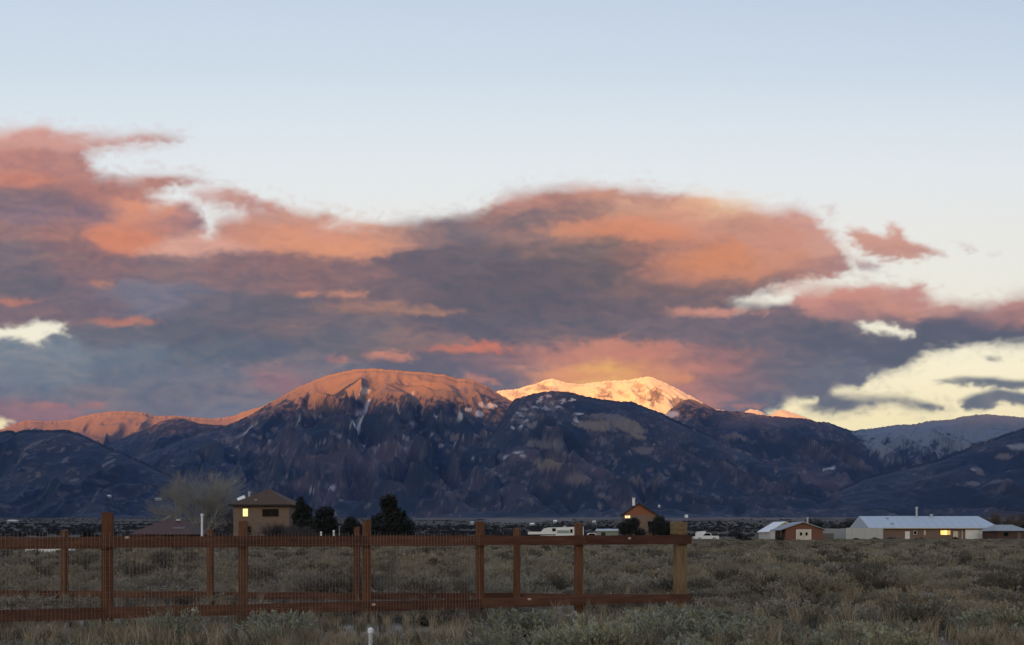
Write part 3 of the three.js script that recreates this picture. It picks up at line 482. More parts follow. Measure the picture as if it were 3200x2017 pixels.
{ // house among the two dark junipers
  const D = 150, s = scaleAt(D), o = thing('gable_house', 'tan house with a rusty brown gable and a white flue between two dark junipers', 'house', place(2001, D), -0.12), g = o.position.y, hy = (py) => EYE + (HZ - py) * s - g, lx = (px) => (px - 2001) * s;
  const e = hy(1612), top = hy(1579), w = 6.7;
  part('wall', box(w, e + 0.3, 8, 0, -0.3, 0), M.tan, o);
  part('gable', extrude([[-w / 2, e], [w / 2, e], [-0.45, top]], 8.06), M.gable, o);
  part('roof', [extrude([[-w / 2 - 0.5, e - 0.25], [-w / 2 - 0.5, e - 0.08], [-0.45, top + 0.2], [-0.45, top]], 8.6), extrude([[-0.45, top], [-0.45, top + 0.32], [w / 2 + 1.0, e - 0.75], [w / 2 + 1.0, e - 1.05]], 8.9)], M.dark, o);
  part('flue', [box(0.5, 1.35, 0.5, lx(1979), hy(1583), 2.6), box(0.62, 0.12, 0.62, lx(1979), hy(1561), 2.6)], M.white, o);
  windowOn(o, lx(1960), hy(1618), 4.06, 1.0, 0.5, lit(1, 0.8, 0.4, 0.22), M.mauve, 1);
  windowOn(o, lx(2030), hy(1640), 4.06, 1.1, 1.0, M.glass, M.mauve, 1);
  part('door', box(1, 2.1, 0.06, lx(1990), 0, 4.06), M.dark, o);
}
{ // long ranch house with the metal roof
  const D = 200, s = scaleAt(D), o = thing('ranch_house', 'long single storey tan house with a pale blue metal roof and white garage door', 'house', place(2884, D)), g = o.position.y, hy = (py) => EYE + (HZ - py) * s - g, lx = (px) => (px - 2884) * s;
  const e = hy(1653), x0 = lx(2692), x1 = lx(3078), z = 5;
  part('wall', box(x1 - x0, e + 0.4, 2 * z, (x0 + x1) / 2, -0.4, 0), M.tan, o);
  const rx0 = lx(2684), rx1 = lx(3085), r = part('roof', hipRoof(rx1 - rx0, 11.4, hy(1614) - e, 0.14, [0.05, lx(3085) - lx(3057)]), M.metalRoof, o);
  r.position.set((rx0 + rx1) / 2, e, 0);
  for (let k = 1; k < 14; k++) { const t = k / 14, x = mix(rx0, rx1 - 2.3, t) - (rx0 + rx1) / 2; const q = part('roof_seam', new THREE.BoxGeometry(0.05, 0.05, 6.3), M.metalRoof, r); q.position.set(x, (hy(1614) - e) / 2 + 0.1, 2.86); q.rotation.x = Math.atan2(hy(1614) - e - 0.14, 5.7); }
  part('fascia', box(rx1 - rx0, 0.2, 0.07, (rx0 + rx1) / 2, e - 0.06, 5.74), M.cream, o);
  flue(o, lx(2860), hy(1622), hy(1588), 0.8, 0.22, M.dim);
  flue(o, lx(2906), hy(1622), hy(1609), 0.8, 0.3, M.metalRoof);
  for (const py of [1621, 1638]) { const k = part('roof_vent', new THREE.BoxGeometry(0.7, 0.14, 0.4), M.greyRoof, o); k.position.set(lx(2765), hy(py), py < 1630 ? 1.4 : 3.9); k.rotation.x = 0.5; }
  const door = (px, w, h, m) => { const d = part('door', box(w, h, 0.07, lx(px), 0.05, z + 0.03), m, o); part('handle', new THREE.SphereGeometry(0.05, 8, 6), M.dark, d).position.set(lx(px) + w * 0.36, 1.05, z + 0.09); };
  door(2805, 1.15, 2.15, M.white); door(2952, 1.2, 2.2, M.cream);
  windowOn(o, lx(2829), hy(1666), z + 0.03, 0.7, 0.8, M.glass, M.white, 0);
  windowOn(o, lx(2858), hy(1666), z + 0.03, 0.5, 1.2, M.cream, M.tan, 0);
  windowOn(o, lx(2921), hy(1666), z + 0.03, 2.5, 1.1, [lit(1, 0.62, 0.12, 0.27), lit(1, 0.7, 0.2, 0.33), lit(1, 0.55, 0.1, 0.14)], M.mauve, 2).userData.label = 'wide window glowing yellow';
  const gd = part('garage_door', box(lx(3058) - lx(2982), hy(1657) + 0.1, 0.06, lx(3020), -0.1, z + 0.03), M.white, o);
  for (let k = 0; k < 4; k++) part('door_panel', box(lx(3058) - lx(2982) - 0.1, 0.52, 0.03, lx(3020), 0.02 + k * 0.57, z + 0.07), M.white, gd);
  for (const px of [2974, 3068]) { const l = part('wall_lamp', box(0.28, 0.4, 0.22, lx(px), hy(1661), z + 0.11), M.roofRed, o); part('glass', box(0.2, 0.2, 0.05, lx(px), hy(1660), z + 0.24), M.glass, l); }
  for (const x of [x1 - 0.08, lx(2972)]) part('corner_board', box(0.16, e, 0.1, x, 0, z + 0.02), M.cream, o);
}
{ // brick outbuilding with the white double doors
  const D = 165, s = scaleAt(D), o = thing('brick_shed', 'red brown brick shed with a low gable and white double doors', 'shed', place(2497, D), -0.05), g = o.position.y, hy = (py) => EYE + (HZ - py) * s - g, lx = (px) => (px - 2497) * s;
  const e = hy(1655), t = hy(1636), w = lx(2553) - lx(2441);
  part('wall', extrude([[-w / 2, -0.3], [w / 2, -0.3], [w / 2, e], [-0.3, t], [-w / 2, e]], 7), M.brick, o);
  part('roof', [extrude([[lx(2423), hy(1659)], [lx(2423), hy(1657)], [-0.3, t + 0.3], [-0.3, t + 0.08]], 7.8), extrude([[-0.3, t + 0.08], [-0.3, t + 0.3], [lx(2563), hy(1657)], [lx(2563), hy(1659)]], 7.8)], M.greyRoof, o);
  flue(o, lx(2512), hy(1640), hy(1620), 2.4, 0.17, M.dim);
  for (const k of [-1, 1]) { const d = part('door', box(1.4, hy(1659), 0.07, lx(2495) + k * 0.72, 0.03, 3.55), M.cream, o); part('door_pane', new THREE.CylinderGeometry(0.26, 0.26, 0.04, 16).rotateX(Math.PI / 2).scale(1, 1.5, 1).translate(lx(2495) + k * 0.56, hy(1670), 3.59), M.glass, d); part('handle', new THREE.SphereGeometry(0.06, 8, 6).translate(lx(2495) + k * 0.12, 1.0, 3.63), M.dark, d); }
  part('door_frame', [box(0.12, hy(1658), 0.1, lx(2473.5), 0, 3.55), box(0.12, hy(1658), 0.1, lx(2516.5), 0, 3.55), box(3.1, 0.12, 0.1, lx(2495), hy(1658), 3.55)], M.white, o);
  part('porch_post', box(0.14, hy(1658), 0.14, lx(2427), 0, 3.4), M.mauve, o);
  part('porch_wall', box(1.7, hy(1660), 0.2, lx(2430), 0, 1.6), M.dark, o);
}
{ // pale metal building peeping out behind the shed
  const D = 190, s = scaleAt(D), o = thing('metal_shed', 'white metal shed with a sloping bright roof half hidden behind the brick shed', 'shed', place(2425, D), 0.1), g = o.position.y, hy = (py) => EYE + (HZ - py) * s - g, lx = (px) => (px - 2425) * s;
  part('wall', extrude([[lx(2386), -0.3], [lx(2456), -0.3], [lx(2456), hy(1642)], [lx(2436), hy(1634)], [lx(2386), hy(1662)]], 6), M.paleWall, o);
  part('roof', [extrude([[lx(2382), hy(1665)], [lx(2382), hy(1662.5)], [lx(2436), hy(1631.5)], [lx(2436), hy(1634)]], 6.6), extrude([[lx(2436), hy(1634)], [lx(2436), hy(1631.5)], [lx(2459), hy(1640)], [lx(2459), hy(1643)]], 6.6)], M.white, o);
  part('door', box(0.9, 2, 0.06, lx(2398), 0, 3.04), M.dim, o);
}
function panelWall(name, label, px0, px1, pyTop, D, mat, n, turn = 0) {
  const s = scaleAt(D), mid = (px0 + px1) / 2, o = thing(name, label, 'fence', place(mid, D), turn), h = EYE + (HZ - pyTop) * s - o.position.y, w = (px1 - px0) * s;
  for (let k = 0; k < n; k++) part('panel', box(w / n - 0.03, h + 0.3 + 0.05 * n2(k * 3.1, px0), 0.06, -w / 2 + (w / n) * (k + 0.5), -0.3, 0.03 * (k % 2)), mat, o);
  part('rail', box(w, 0.1, 0.05, 0, h * 0.8, -0.05), mat, o);
}
panelWall('panel_fence', 'pale grey metal panel fence leading up to the ranch house', 2644, 2760, 1651, 192, M.paleWall, 6);
panelWall('panel_fence', 'darker grey panel fence between the brick shed and the pale panels', 2566, 2644, 1653, 198, M.greyWall, 4);
panelWall('panel_fence', 'low mauve brown wall beside the brick shed', 2554, 2606, 1668, 170, M.mauve, 2);
{ // small house at the far end
  const D = 190, s = scaleAt(D), o = thing('small_house', 'small dark red house with a pale grey roof next to the ranch house', 'house', place(3136, D)), g = o.position.y, hy = (py) => EYE + (HZ - py) * s - g, lx = (px) => (px - 3136) * s, e = hy(1661);
  part('wall', box(lx(3178) - lx(3094), e + 0.3, 6, 0, -0.3, 0), M.roofRed, o);
  const r = part('roof', hipRoof(lx(3188) - lx(3084), 7.4, hy(1641) - e, 0.1, [1.9, 1.9]), M.greyRoof, o); r.position.y = e;
  part('wing_roof', box(3.4, 0.5, 5, lx(3205), e - 0.1, 0), M.paleWall, o);
  part('wing_wall', box(3.1, e, 4.6, lx(3205), -0.2, 0), M.roofRed, o);
  windowOn(o, lx(3120), hy(1671), 3.03, 1, 0.8, M.glass, M.dark, 1);
  part('door', box(0.9, e * 0.9, 0.06, lx(3160), 0, 3.03), M.mauve, o);
}
// small far houses of the village, on the plain and on the lower slopes
const onPlain = (px, py) => { for (let d = 260; d < 2440; d += 4) { const x = ((px - CX) / F) * d; if (HZ - ((groundAt(x, -d) - EYE) / d) * F <= py) return [x, groundAt(x, -d), d]; } return [((px - CX) / F) * 2440, groundAt(0, -2440), 2440]; };
function farHouse(label, px, py, wpx, roof, wall, where = onPlain, category = 'house') {
  const [x, y, d] = where(px, py + 4), s = d / F, w = wpx * s, o = thing('far_house', label, category, [x, y, -d], (rr() - 0.5) * 0.5, 'far houses of the village');
  part('wall', box(w * 0.94, 3 * s + 2, w * 0.6, 0, -1, 0), wall, o);
  part('roof', hipRoof(w, w * 0.72, 4.5 * s, 0.3 * s, [w * 0.12, w * 0.12]), roof, o).position.y = 3 * s + 1;
}
const bright = paint(0.75, 0.78, 0.8);
farHouse('far white roofed house on the plain beyond the tallest fence post', 40, 1633, 28, M.dim, M.greyWall);
farHouse('far pale house standing beyond the white travel trailer', 1735, 1634, 13, bright, M.greyWall);
farHouse('far white roof among dark trees short of the pale fields', 1663, 1644, 14, M.white, M.greyWall);
farHouse('far pale roof between the travel trailer and the gabled house', 1857, 1636, 13, M.dim, M.greyWall);
farHouse('bright white far house on the pale fields past the gabled house', 2145, 1611, 10, bright, bright);
farHouse('far pale roof beside the trees in the middle of the plain', 1475, 1638, 11, M.dim, M.greyWall);
farHouse('lone white house high on the forested slope', 340, 1552, 13, M.white, M.greyWall, nearHill);
farHouse('faint grey roof on the slope above the bare tree', 495, 1563, 20, M.greyRoof, M.greyWall, nearHill);
farHouse('tiny pale house on the slope above the gabled house', 2060, 1588, 8, M.dim, M.greyWall, darkPeak);

// ---------------------------------------------------------------- vehicles and small things in the yards
function wheel(parent, x, y, z, r) { const w = part('wheel', new THREE.CylinderGeometry(r, r, 0.24, 18).rotateX(Math.PI / 2).translate(x, y, z), M.tyre, parent); part('rim', new THREE.CylinderGeometry(r * 0.55, r * 0.55, 0.26, 14).rotateX(Math.PI / 2).translate(x, y, z), M.chrome, w); }
{
  const D = 140, s = scaleAt(D), o = thing('travel_trailer', 'white travel trailer with a raked nose and dark windows behind the fence', 'trailer', place(1755, D)), g = o.position.y, hy = (py) => EYE + (HZ - py) * s - g, lx = (px) => (px - 1755) * s, b = 0.62;
  part('body', extrude([[lx(1690), b], [lx(1822), b], [lx(1822), hy(1647)], [lx(1712), hy(1650)], [lx(1700), hy(1653)], [lx(1689), hy(1664)]], 2.4), M.white, o);
  part('side_stripe', box(lx(1778) - lx(1740), 0.55, 0.03, lx(1759), hy(1668), 1.21), M.green, o);
  windowOn(o, lx(1730), hy(1657), 1.22, 0.62, 0.5, M.glass, M.dim, 0); windowOn(o, lx(1784), hy(1661), 1.22, 0.42, 0.6, M.glass, M.dim, 0);
  part('door', box(0.75, 1.75, 0.04, lx(1806), 0.66, 1.22), M.dim, o);
  for (const x of [-0.5, 0.5]) wheel(o, lx(1762) + x, 0.36, 1.05, 0.36);
  part('roof_vent', box(0.5, 0.16, 0.5, lx(1765), hy(1647.5), 0), M.dim, o); part('tow_bar', box(1.4, 0.1, 0.14, lx(1679), 0.55, 0), M.dark, o);
}
{
  const D = 128, s = scaleAt(D), o = thing('flat_trailer', 'long low white flatbed trailer parked before the travel trailer', 'trailer', place(1694, D)), g = o.position.y, top = EYE + (HZ - 1663) * s - g, w = 88 * s;
  part('bed', box(w, 0.42, 2, 0, top - 0.42, 0), M.white, o);
  part('frame', box(w * 0.96, 0.14, 1.6, 0, top - 0.57, 0), M.dark, o);
  for (const x of [-0.45, 0.45]) wheel(o, x + 0.6, 0.38, 0.95, 0.38);
  part('stand', [box(0.1, top - 0.5, 0.1, -w / 2 + 0.4, 0, 0.6), box(0.1, top - 0.5, 0.1, w / 2 - 0.4, 0, 0.6)], M.dark, o);
}
function pickup(label, px, D, len, turn = 0) {
  const o = thing('pickup_truck', label, 'truck', place(px, D), turn), L = len;
  part('body', extrude([[-L / 2, 0.45], [L / 2, 0.45], [L / 2, 1.0], [L * 0.34, 1.06], [L * 0.2, 1.12], [L * 0.08, 1.75], [-L * 0.16, 1.8], [-L * 0.2, 1.15], [-L / 2, 1.12]], 1.8), M.white, o);
  part('side_window', extrude([[L * 0.16, 1.16], [L * 0.07, 1.64], [-L * 0.14, 1.68], [-L * 0.16, 1.16]], 1.84), M.glass, o);
  for (const x of [-0.3, 0.3]) for (const z of [-0.82, 0.82]) wheel(o, x * L, 0.38, z, 0.38);
  part('bumper', [box(0.12, 0.2, 1.8, L / 2 + 0.04, 0.45, 0), box(0.12, 0.2, 1.8, -L / 2 - 0.04, 0.45, 0)], M.chrome, o);
  for (const z of [-0.6, 0.6]) part('headlight', box(0.04, 0.16, 0.3, L / 2 + 0.02, 0.78, z), M.chrome, o);
  return o;
}
pickup('white pickup truck parked between the travel trailer and the gabled house', 1846, 134, 4.4, Math.PI);
{
  const o = pickup('white truck with a loaded bed standing alone past the corner post', 2206, 168, 5.2, Math.PI);
  part('load', [box(2.0, 0.75, 1.6, 1.1, 1.05, 0), box(0.8, 0.3, 1.2, 0.6, 1.8, 0), box(0.7, 0.22, 1.1, 1.6, 1.8, 0)], M.white, o);
}
{
  const D = 158, s = scaleAt(D), o = thing('low_shed', 'long grey green shed with a low pale roof by the junipers', 'shed', place(1898, D)), h = EYE + (HZ - 1660) * s - o.position.y, w = 66 * s;
  part('wall', box(w, h, 3, 0, -0.1, 0), M.green, o);
  part('roof', hipRoof(w + 0.4, 3.5, 0.5, 0.1, [0.1, 0.1]), M.dim, o).position.y = h - 0.1;
  part('door', box(0.9, h * 0.85, 0.05, -1, 0, 1.53), M.dark, o);
}
{
  const D = 66, s = scaleAt(D), o = thing('stock_trough', 'long low white trough lying in the sagebrush behind the fence', 'trough', place(157, D), 0.06), w = 136 * s, y = EYE + (HZ - 1728) * s - o.position.y;
  part('basin', [box(w, 0.32, 0.05, 0, y, 0.35), box(w, 0.32, 0.05, 0, y, -0.35), box(0.05, 0.32, 0.7, -w / 2, y, 0), box(0.05, 0.32, 0.7, w / 2, y, 0), box(w, 0.05, 0.7, 0, y, 0)], M.white, o);
  for (const x of [-0.4, 0, 0.4]) part('leg', box(0.1, y + 0.2, 0.6, x * w, -0.2, 0), M.dim, o);
}
function stake(name, label, px, py0, D, r, mat, cap = true) {
  const s = scaleAt(D), o = thing(name, label, 'post', place(px, D)), top = EYE + (HZ - py0) * s - o.position.y;
  part('shaft', pipe(r, top + 0.1, 0, -0.1, 0, 12), mat, o);
  if (cap) part('cap', new THREE.SphereGeometry(r * 1.45, 12, 8).translate(0, top + r * 0.6, 0), mat, o);
}
stake('white_pole', 'tall slim white pole with a knob in front of the bare tree', 631, 1613, 94, 0.13, M.white);
stake('marker_stake', 'short white stake before the second dark evergreen', 1003, 1667, 100, 0.1, M.white);
stake('marker_stake', 'short white stake with a round top near the evergreens', 1043, 1663, 100, 0.11, M.white);
stake('marker_stake', 'thin grey stake between the evergreens', 1060, 1651, 104, 0.07, M.greyWall);
{
  const o = thing('utility_pole', 'thin grey utility pole with a crossarm past the parked white truck', 'pole', place(2272, 240)), h = EYE + (HZ - 1632) * scaleAt(240) - o.position.y;
  part('shaft', new THREE.CylinderGeometry(0.1, 0.15, h + 0.5, 8).translate(0, h / 2 - 0.25, 0), M.mauve, o);
  part('crossarm', box(1.6, 0.12, 0.12, 0, h - 0.5, 0), M.mauve, o);
  for (const x of [-0.7, 0.7]) part('insulator', pipe(0.06, 0.18, x, h - 0.38, 0), M.dim, o);
}

// ---------------------------------------------------------------- trees and shrubs
const rnd = rngOf(4242);
function leafTri(out, c, size, r, flat = 0.5) {          // one leaf sized face, turned at random
  const a = r() * 6.283, b = Math.acos(2 * r() - 1), u = [Math.sin(b) * Math.cos(a), Math.cos(b) * flat, Math.sin(b) * Math.sin(a)], a2 = r() * 6.283, v = [Math.cos(a2), (r() - 0.3), Math.sin(a2)];
  const s = size * (0.55 + 0.9 * r());
  out.push(c[0] + u[0] * s, c[1] + u[1] * s, c[2] + u[2] * s, c[0] - u[0] * s * 0.6 + v[0] * s * 0.55, c[1] - u[1] * s * 0.6 + v[1] * s * 0.55, c[2] - u[2] * s * 0.6 + v[2] * s * 0.55, c[0] - v[0] * s * 0.5, c[1] - v[1] * s * 0.5, c[2] - v[2] * s * 0.5);
}
const limb = (out, a, b, r0, r1, n = 4) => {              // a tapered limb
  const d = new THREE.Vector3(b[0] - a[0], b[1] - a[1], b[2] - a[2]).normalize(), u = new THREE.Vector3(0.31, 0.2, 0.93).cross(d).normalize(), v = new THREE.Vector3().crossVectors(d, u);
  const at = (p, r, k) => { const q = (k / n) * 6.2832, c = Math.cos(q) * r, s = Math.sin(q) * r; return [p[0] + u.x * c + v.x * s, p[1] + u.y * c + v.y * s, p[2] + u.z * c + v.z * s]; };
  for (let k = 0; k < n; k++) { const A = at(a, r0, k), B = at(a, r0, k + 1), C = at(b, r1, k), E = at(b, r1, k + 1); out.push(...A, ...B, ...C, ...B, ...E, ...C); }
};
const needles = [paint(0.012, 0.017, 0.014), paint(0.016, 0.02, 0.016)], barkMat = paint(0.06, 0.045, 0.035);
function evergreen(name, label, D, blobs, count, mat = 0, group, category = 'tree') {     // blobs: bearing, height, half width, half height
  const s = scaleAt(D), px = blobs[0][0], o = thing(name, label, category, place(px, D)), g = o.position.y, out = [], r = rngOf(Math.round(px * 7 + D));
  if (group) o.userData.group = group;
  const area = blobs.map((b) => b[2] * b[3]), total = area.reduce((a, b) => a + b, 0);
  let top = 0;
  blobs.forEach(([bx, by, rx, ry], k) => {
    const c = [(bx - px) * s, EYE + (HZ - by) * s - g, (r() - 0.5) * rx * s * 0.5];
    top = Math.max(top, c[1]);
    for (let i = 0; i < (count * area[k]) / total; i++) {
      const a = r() * 6.283, e = Math.acos(2 * r() - 1), q = Math.pow(r(), 0.4), lump = 1 + 0.28 * n3(Math.sin(e) * Math.cos(a) * 2.2 + bx, Math.cos(e) * 2.2, Math.sin(e) * Math.sin(a) * 2.2);
      leafTri(out, [c[0] + Math.sin(e) * Math.cos(a) * rx * s * q * lump, Math.max(0.05, c[1] + Math.cos(e) * ry * s * q * lump), c[2] + Math.sin(e) * Math.sin(a) * rx * s * q * lump], 0.21, r, 1);
    }
  });
  part('crown', soup(out), needles[mat], o);
  const t = [];
  limb(t, [0, -0.3, 0], [0.1, top, 0], 0.16, 0.04, 6);
  for (let k = 0; k < 8; k++) limb(t, [0.03, top * (0.2 + k * 0.08), 0], [(r() - 0.5) * blobs[0][2] * s * 1.2, top * (0.35 + k * 0.08), (r() - 0.5) * 1.5], 0.05, 0.015, 3);
  part('trunk', soup(t), barkMat, o);
}
evergreen('pine_tree', 'dark pointed evergreen against the tan house wall', 108, [[948, 1640, 34, 42], [940, 1590, 17, 32], [962, 1605, 16, 22], [925, 1620, 14, 24], [972, 1655, 28, 30], [930, 1668, 34, 22], [985, 1668, 30, 20], [941, 1566, 7, 14], [961, 1588, 6, 12]], 8000);
evergreen('pine_tree', 'dark rounded evergreen beside the pointed one', 106, [[1014, 1640, 38, 45], [1016, 1605, 26, 20], [1040, 1655, 18, 28], [1000, 1612, 14, 20], [1005, 1665, 38, 22], [1034, 1600, 10, 12]], 6500);
evergreen('pine_tree', 'low dark evergreen filling the gap between the pointed and the rounded one', 107, [[984, 1655, 30, 34], [975, 1640, 16, 24], [995, 1668, 26, 18]], 4200);
evergreen('pine_tree', 'small dark bushy evergreen between the two bigger clumps', 104, [[1098, 1655, 30, 32], [1095, 1628, 16, 14], [1120, 1660, 16, 20]], 3000);
evergreen('pine_tree', 'largest dark evergreen, a broad skirt under a narrow upright top', 100, [[1215, 1655, 66, 42], [1216, 1585, 24, 38], [1200, 1575, 13, 24], [1228, 1572, 14, 25], [1214, 1556, 9, 13], [1185, 1630, 30, 26], [1262, 1640, 30, 26], [1263, 1610, 6, 16], [1240, 1610, 22, 26], [1215, 1672, 80, 24], [1270, 1660, 28, 24], [1165, 1650, 18, 26]], 13000);
evergreen('juniper', 'dark juniper before the porch corner of the gabled house', 138, [[1968, 1648, 30, 30], [1950, 1655, 18, 22], [1985, 1635, 16, 18], [2000, 1665, 20, 14]], 3600);
evergreen('juniper', 'dark juniper next to the corner post, before the gabled house', 138, [[2066, 1652, 32, 30], [2060, 1628, 20, 16], [2090, 1655, 18, 24], [2040, 1658, 16, 20]], 3600);
evergreen('round_bush', 'small round dark bush showing over the fence rail', 90, [[272, 1676, 17, 18]], 900, 0, undefined, 'bush');
evergreen('juniper', 'dark tree behind the brick shed roof', 230, [[2543, 1640, 26, 24], [2562, 1642, 22, 14], [2526, 1632, 12, 14]], 1800);
evergreen('juniper', 'dark tree against the end of the metal ranch roof', 232, [[2652, 1640, 20, 20], [2668, 1636, 10, 14], [2618, 1650, 26, 12]], 1800);
evergreen('juniper', 'slim dark tree behind the small red house', 225, [[3113, 1630, 10, 24], [3108, 1620, 6, 12]], 1000);
evergreen('juniper', 'dark tree beyond the small red house', 226, [[3196, 1634, 14, 30], [3212, 1640, 16, 30]], 1600);
for (const [px, py, rx, ry, d, label] of [[2331, 1688, 17, 20, 150, 'dark evergreen shrub in the sagebrush short of the brick shed'], [2437, 1692, 14, 17, 150, 'dark shrub at the porch corner of the brick shed'], [2309, 1676, 14, 13, 175, 'round dark shrub behind the tall sagebrush near the brick shed'], [2787, 1688, 17, 9, 188, 'dark shrub before the white door of the ranch house'], [2985, 1688, 10, 9, 188, 'dark shrub at the edge of the garage door'], [2677, 1690, 10, 8, 180, 'dark shrub at the foot of the pale panel fence'], [2733, 1690, 15, 9, 184, 'wide dark shrub at the end of the pale panel fence'], [2881, 1688, 6, 6, 188, 'small dark shrub under the ranch house wall']]) evergreen('dark_shrub', label, d, [[px, py, rx, ry], [px + rx * 0.4, py + ry * 0.3, rx * 0.7, ry * 0.7]], 700, 1, undefined, 'shrub');

function bareTree(name, label, px, D, topPy, spreadPx, stems, colour, seed, depth = 5, category = 'tree', thick = 1) {
  const s = scaleAt(D), o = thing(name, label, category, place(px, D)), r = rngOf(seed), h = EYE + (HZ - topPy) * s - o.position.y, spread = spreadPx * s, trunk = [], twigs = [];
  const grow = (p, dir, len, rad, k) => {
    const q = [p[0] + dir[0] * len, Math.max(0.1, p[1] + dir[1] * len), p[2] + dir[2] * len];
    limb(k > depth - 2 ? trunk : twigs, p, q, rad, rad * 0.66, k > depth - 2 ? 5 : 3);
    if (k === 0) return;
    const n = k > depth - 2 ? 4 : 3 + (r() < 0.5 ? 1 : 0);
    for (let i = 0; i < n; i++) {
      const t = i === 0 ? 1 : 0.35 + 0.65 * r(), from = [mix(p[0], q[0], t), mix(p[1], q[1], t), mix(p[2], q[2], t)], d = [dir[0] + (r() - 0.5) * 1.5, dir[1] + (r() - 0.42) * 0.8, dir[2] + (r() - 0.5) * 1.15], m = Math.hypot(...d);
      grow(from, d.map((v) => v / m), len * (0.58 + 0.28 * r()), rad * (i === 0 ? 0.66 : 0.5), k - 1);
    }
  };
  for (let i = 0; i < stems; i++) {
    const a = (i / stems) * 6.283 + r(), lean = (0.15 + 0.6 * r()) * (spread / h), d = [Math.cos(a) * lean * 1.7, 1, Math.sin(a) * lean], m = Math.hypot(...d);
    grow([Math.cos(a) * 0.25, -0.2, Math.sin(a) * 0.25], d.map((v) => v / m), h * (0.3 + 0.08 * r()), h * 0.014 * thick, depth);
  }
  part('trunk', soup(trunk), paint(...colour), o);
  part('crown', soup(twigs), paint(colour[0] * 1.15, colour[1] * 1.15, colour[2] * 1.15), o);
}
bareTree('bare_tree', 'big bare grey tree with a spreading crown beside the two storey house', 635, 126, 1474, 92, 8, [0.23, 0.225, 0.205], 5, 6, 'tree', 0.85);
bareTree('bare_tree', 'smaller dark bare tree touching the roof of the two storey house', 728, 127, 1572, 45, 6, [0.07, 0.062, 0.056], 9, 5);
bareTree('bare_shrub', 'wide leafless purple brown shrub under the dark window of the house', 880, 106, 1628, 80, 16, [0.035, 0.03, 0.036], 12, 5, 'shrub', 1.6);
bareTree('bare_shrub', 'leafless grey shrub before the pointed evergreen', 945, 104, 1634, 56, 14, [0.06, 0.052, 0.058], 14, 5, 'shrub', 1.6);
bareTree('bare_shrub', 'thin leafless sapling clump below the glowing window', 812, 106, 1618, 24, 4, [0.13, 0.11, 0.1], 15, 4, 'shrub', 1.2);
bareTree('bare_tree', 'bare brown tree behind the small red house', 3150, 222, 1590, 50, 7, [0.1, 0.08, 0.07], 17, 5, 'tree', 1.4);
bareTree('bare_tree', 'low bare brown tree at the ranch house end', 3082, 222, 1604, 36, 6, [0.085, 0.068, 0.062], 19, 5, 'tree', 1.4);
bareTree('bare_tree', 'low bare tree to the side of the wide low roof', 452, 112, 1640, 34, 5, [0.07, 0.062, 0.06], 21, 4, 'tree', 1.2);

// ---------------------------------------------------------------- sagebrush, dry grass and the woods of the plain
function sageShape(seed, stems, leaves, size) {        // a low mound: stems from a foot, leaves crowded on the outside
  const r = rngOf(seed), out = [], col = [];
  const put = (c) => { while (col.length < out.length) col.push(...c); };
  const lobes = Array.from({ length: 5 }, (_, k) => [Math.cos(k * 1.26 + r()) * 0.24 * r() * 1.4, Math.sin(k * 1.26 + r()) * 0.24 * r() * 1.4, 0.6 + 0.5 * r()]);
  for (let i = 0; i < stems; i++) {
    const [lx, lz, ls] = lobes[i % 5], a = r() * 6.283, e = Math.pow(r(), 0.62) * 1.5, q = (0.86 + 0.2 * r()) * ls;
    const tip = [lx + Math.sin(e) * Math.cos(a) * 0.34 * q, (0.03 + Math.cos(e) * 0.36) * q, lz + Math.sin(e) * Math.sin(a) * 0.34 * q], foot = [lx * 0.4 + (r() - 0.5) * 0.08, -0.04, lz * 0.4 + (r() - 0.5) * 0.08];
    const w = 0.006;
    out.push(foot[0] - w, foot[1], foot[2], foot[0] + w, foot[1], foot[2] + w, ...tip);
    put([0.5, 0.42, 0.34]);
    for (let k = 0; k < leaves; k++) {
      const t = 0.72 + 0.36 * Math.pow(r(), 0.7), j = size * 1.1, c = [mix(foot[0], tip[0], t) + (r() - 0.5) * j, Math.max(0.01, mix(foot[1], tip[1], t) + (r() - 0.5) * j), mix(foot[2], tip[2], t) + (r() - 0.5) * j];
      const d = [tip[0] - foot[0] + (r() - 0.5) * 0.5, 0.25 + 0.4 * r(), tip[2] - foot[2] + (r() - 0.5) * 0.5], m = Math.hypot(...d), L = size * (0.6 + 0.8 * r()), sa = r() * 6.283, sw = L * 0.27, sx = Math.cos(sa) * sw, sz = Math.sin(sa) * sw;
      out.push(c[0] - sx, c[1], c[2] - sz, c[0] + sx, c[1], c[2] + sz, c[0] + (d[0] / m) * L, c[1] + (d[1] / m) * L, c[2] + (d[2] / m) * L);
      const v = 0.88 + 0.24 * r(), warm = r();
      put([v * (0.95 + 0.12 * warm), v, v * (1 - 0.18 * warm)]);
    }
  }
  return soup(out, col);
}
const sageNear = [1, 2, 3, 4].map((k) => sageShape(k * 31, 190, 10, 0.04)), sageFar = [5, 6, 7].map((k) => sageShape(k * 31, 70, 5, 0.085));
const sageMat = paint(0.24, 0.234, 0.2, { vertexColors: true, roughness: 1 });
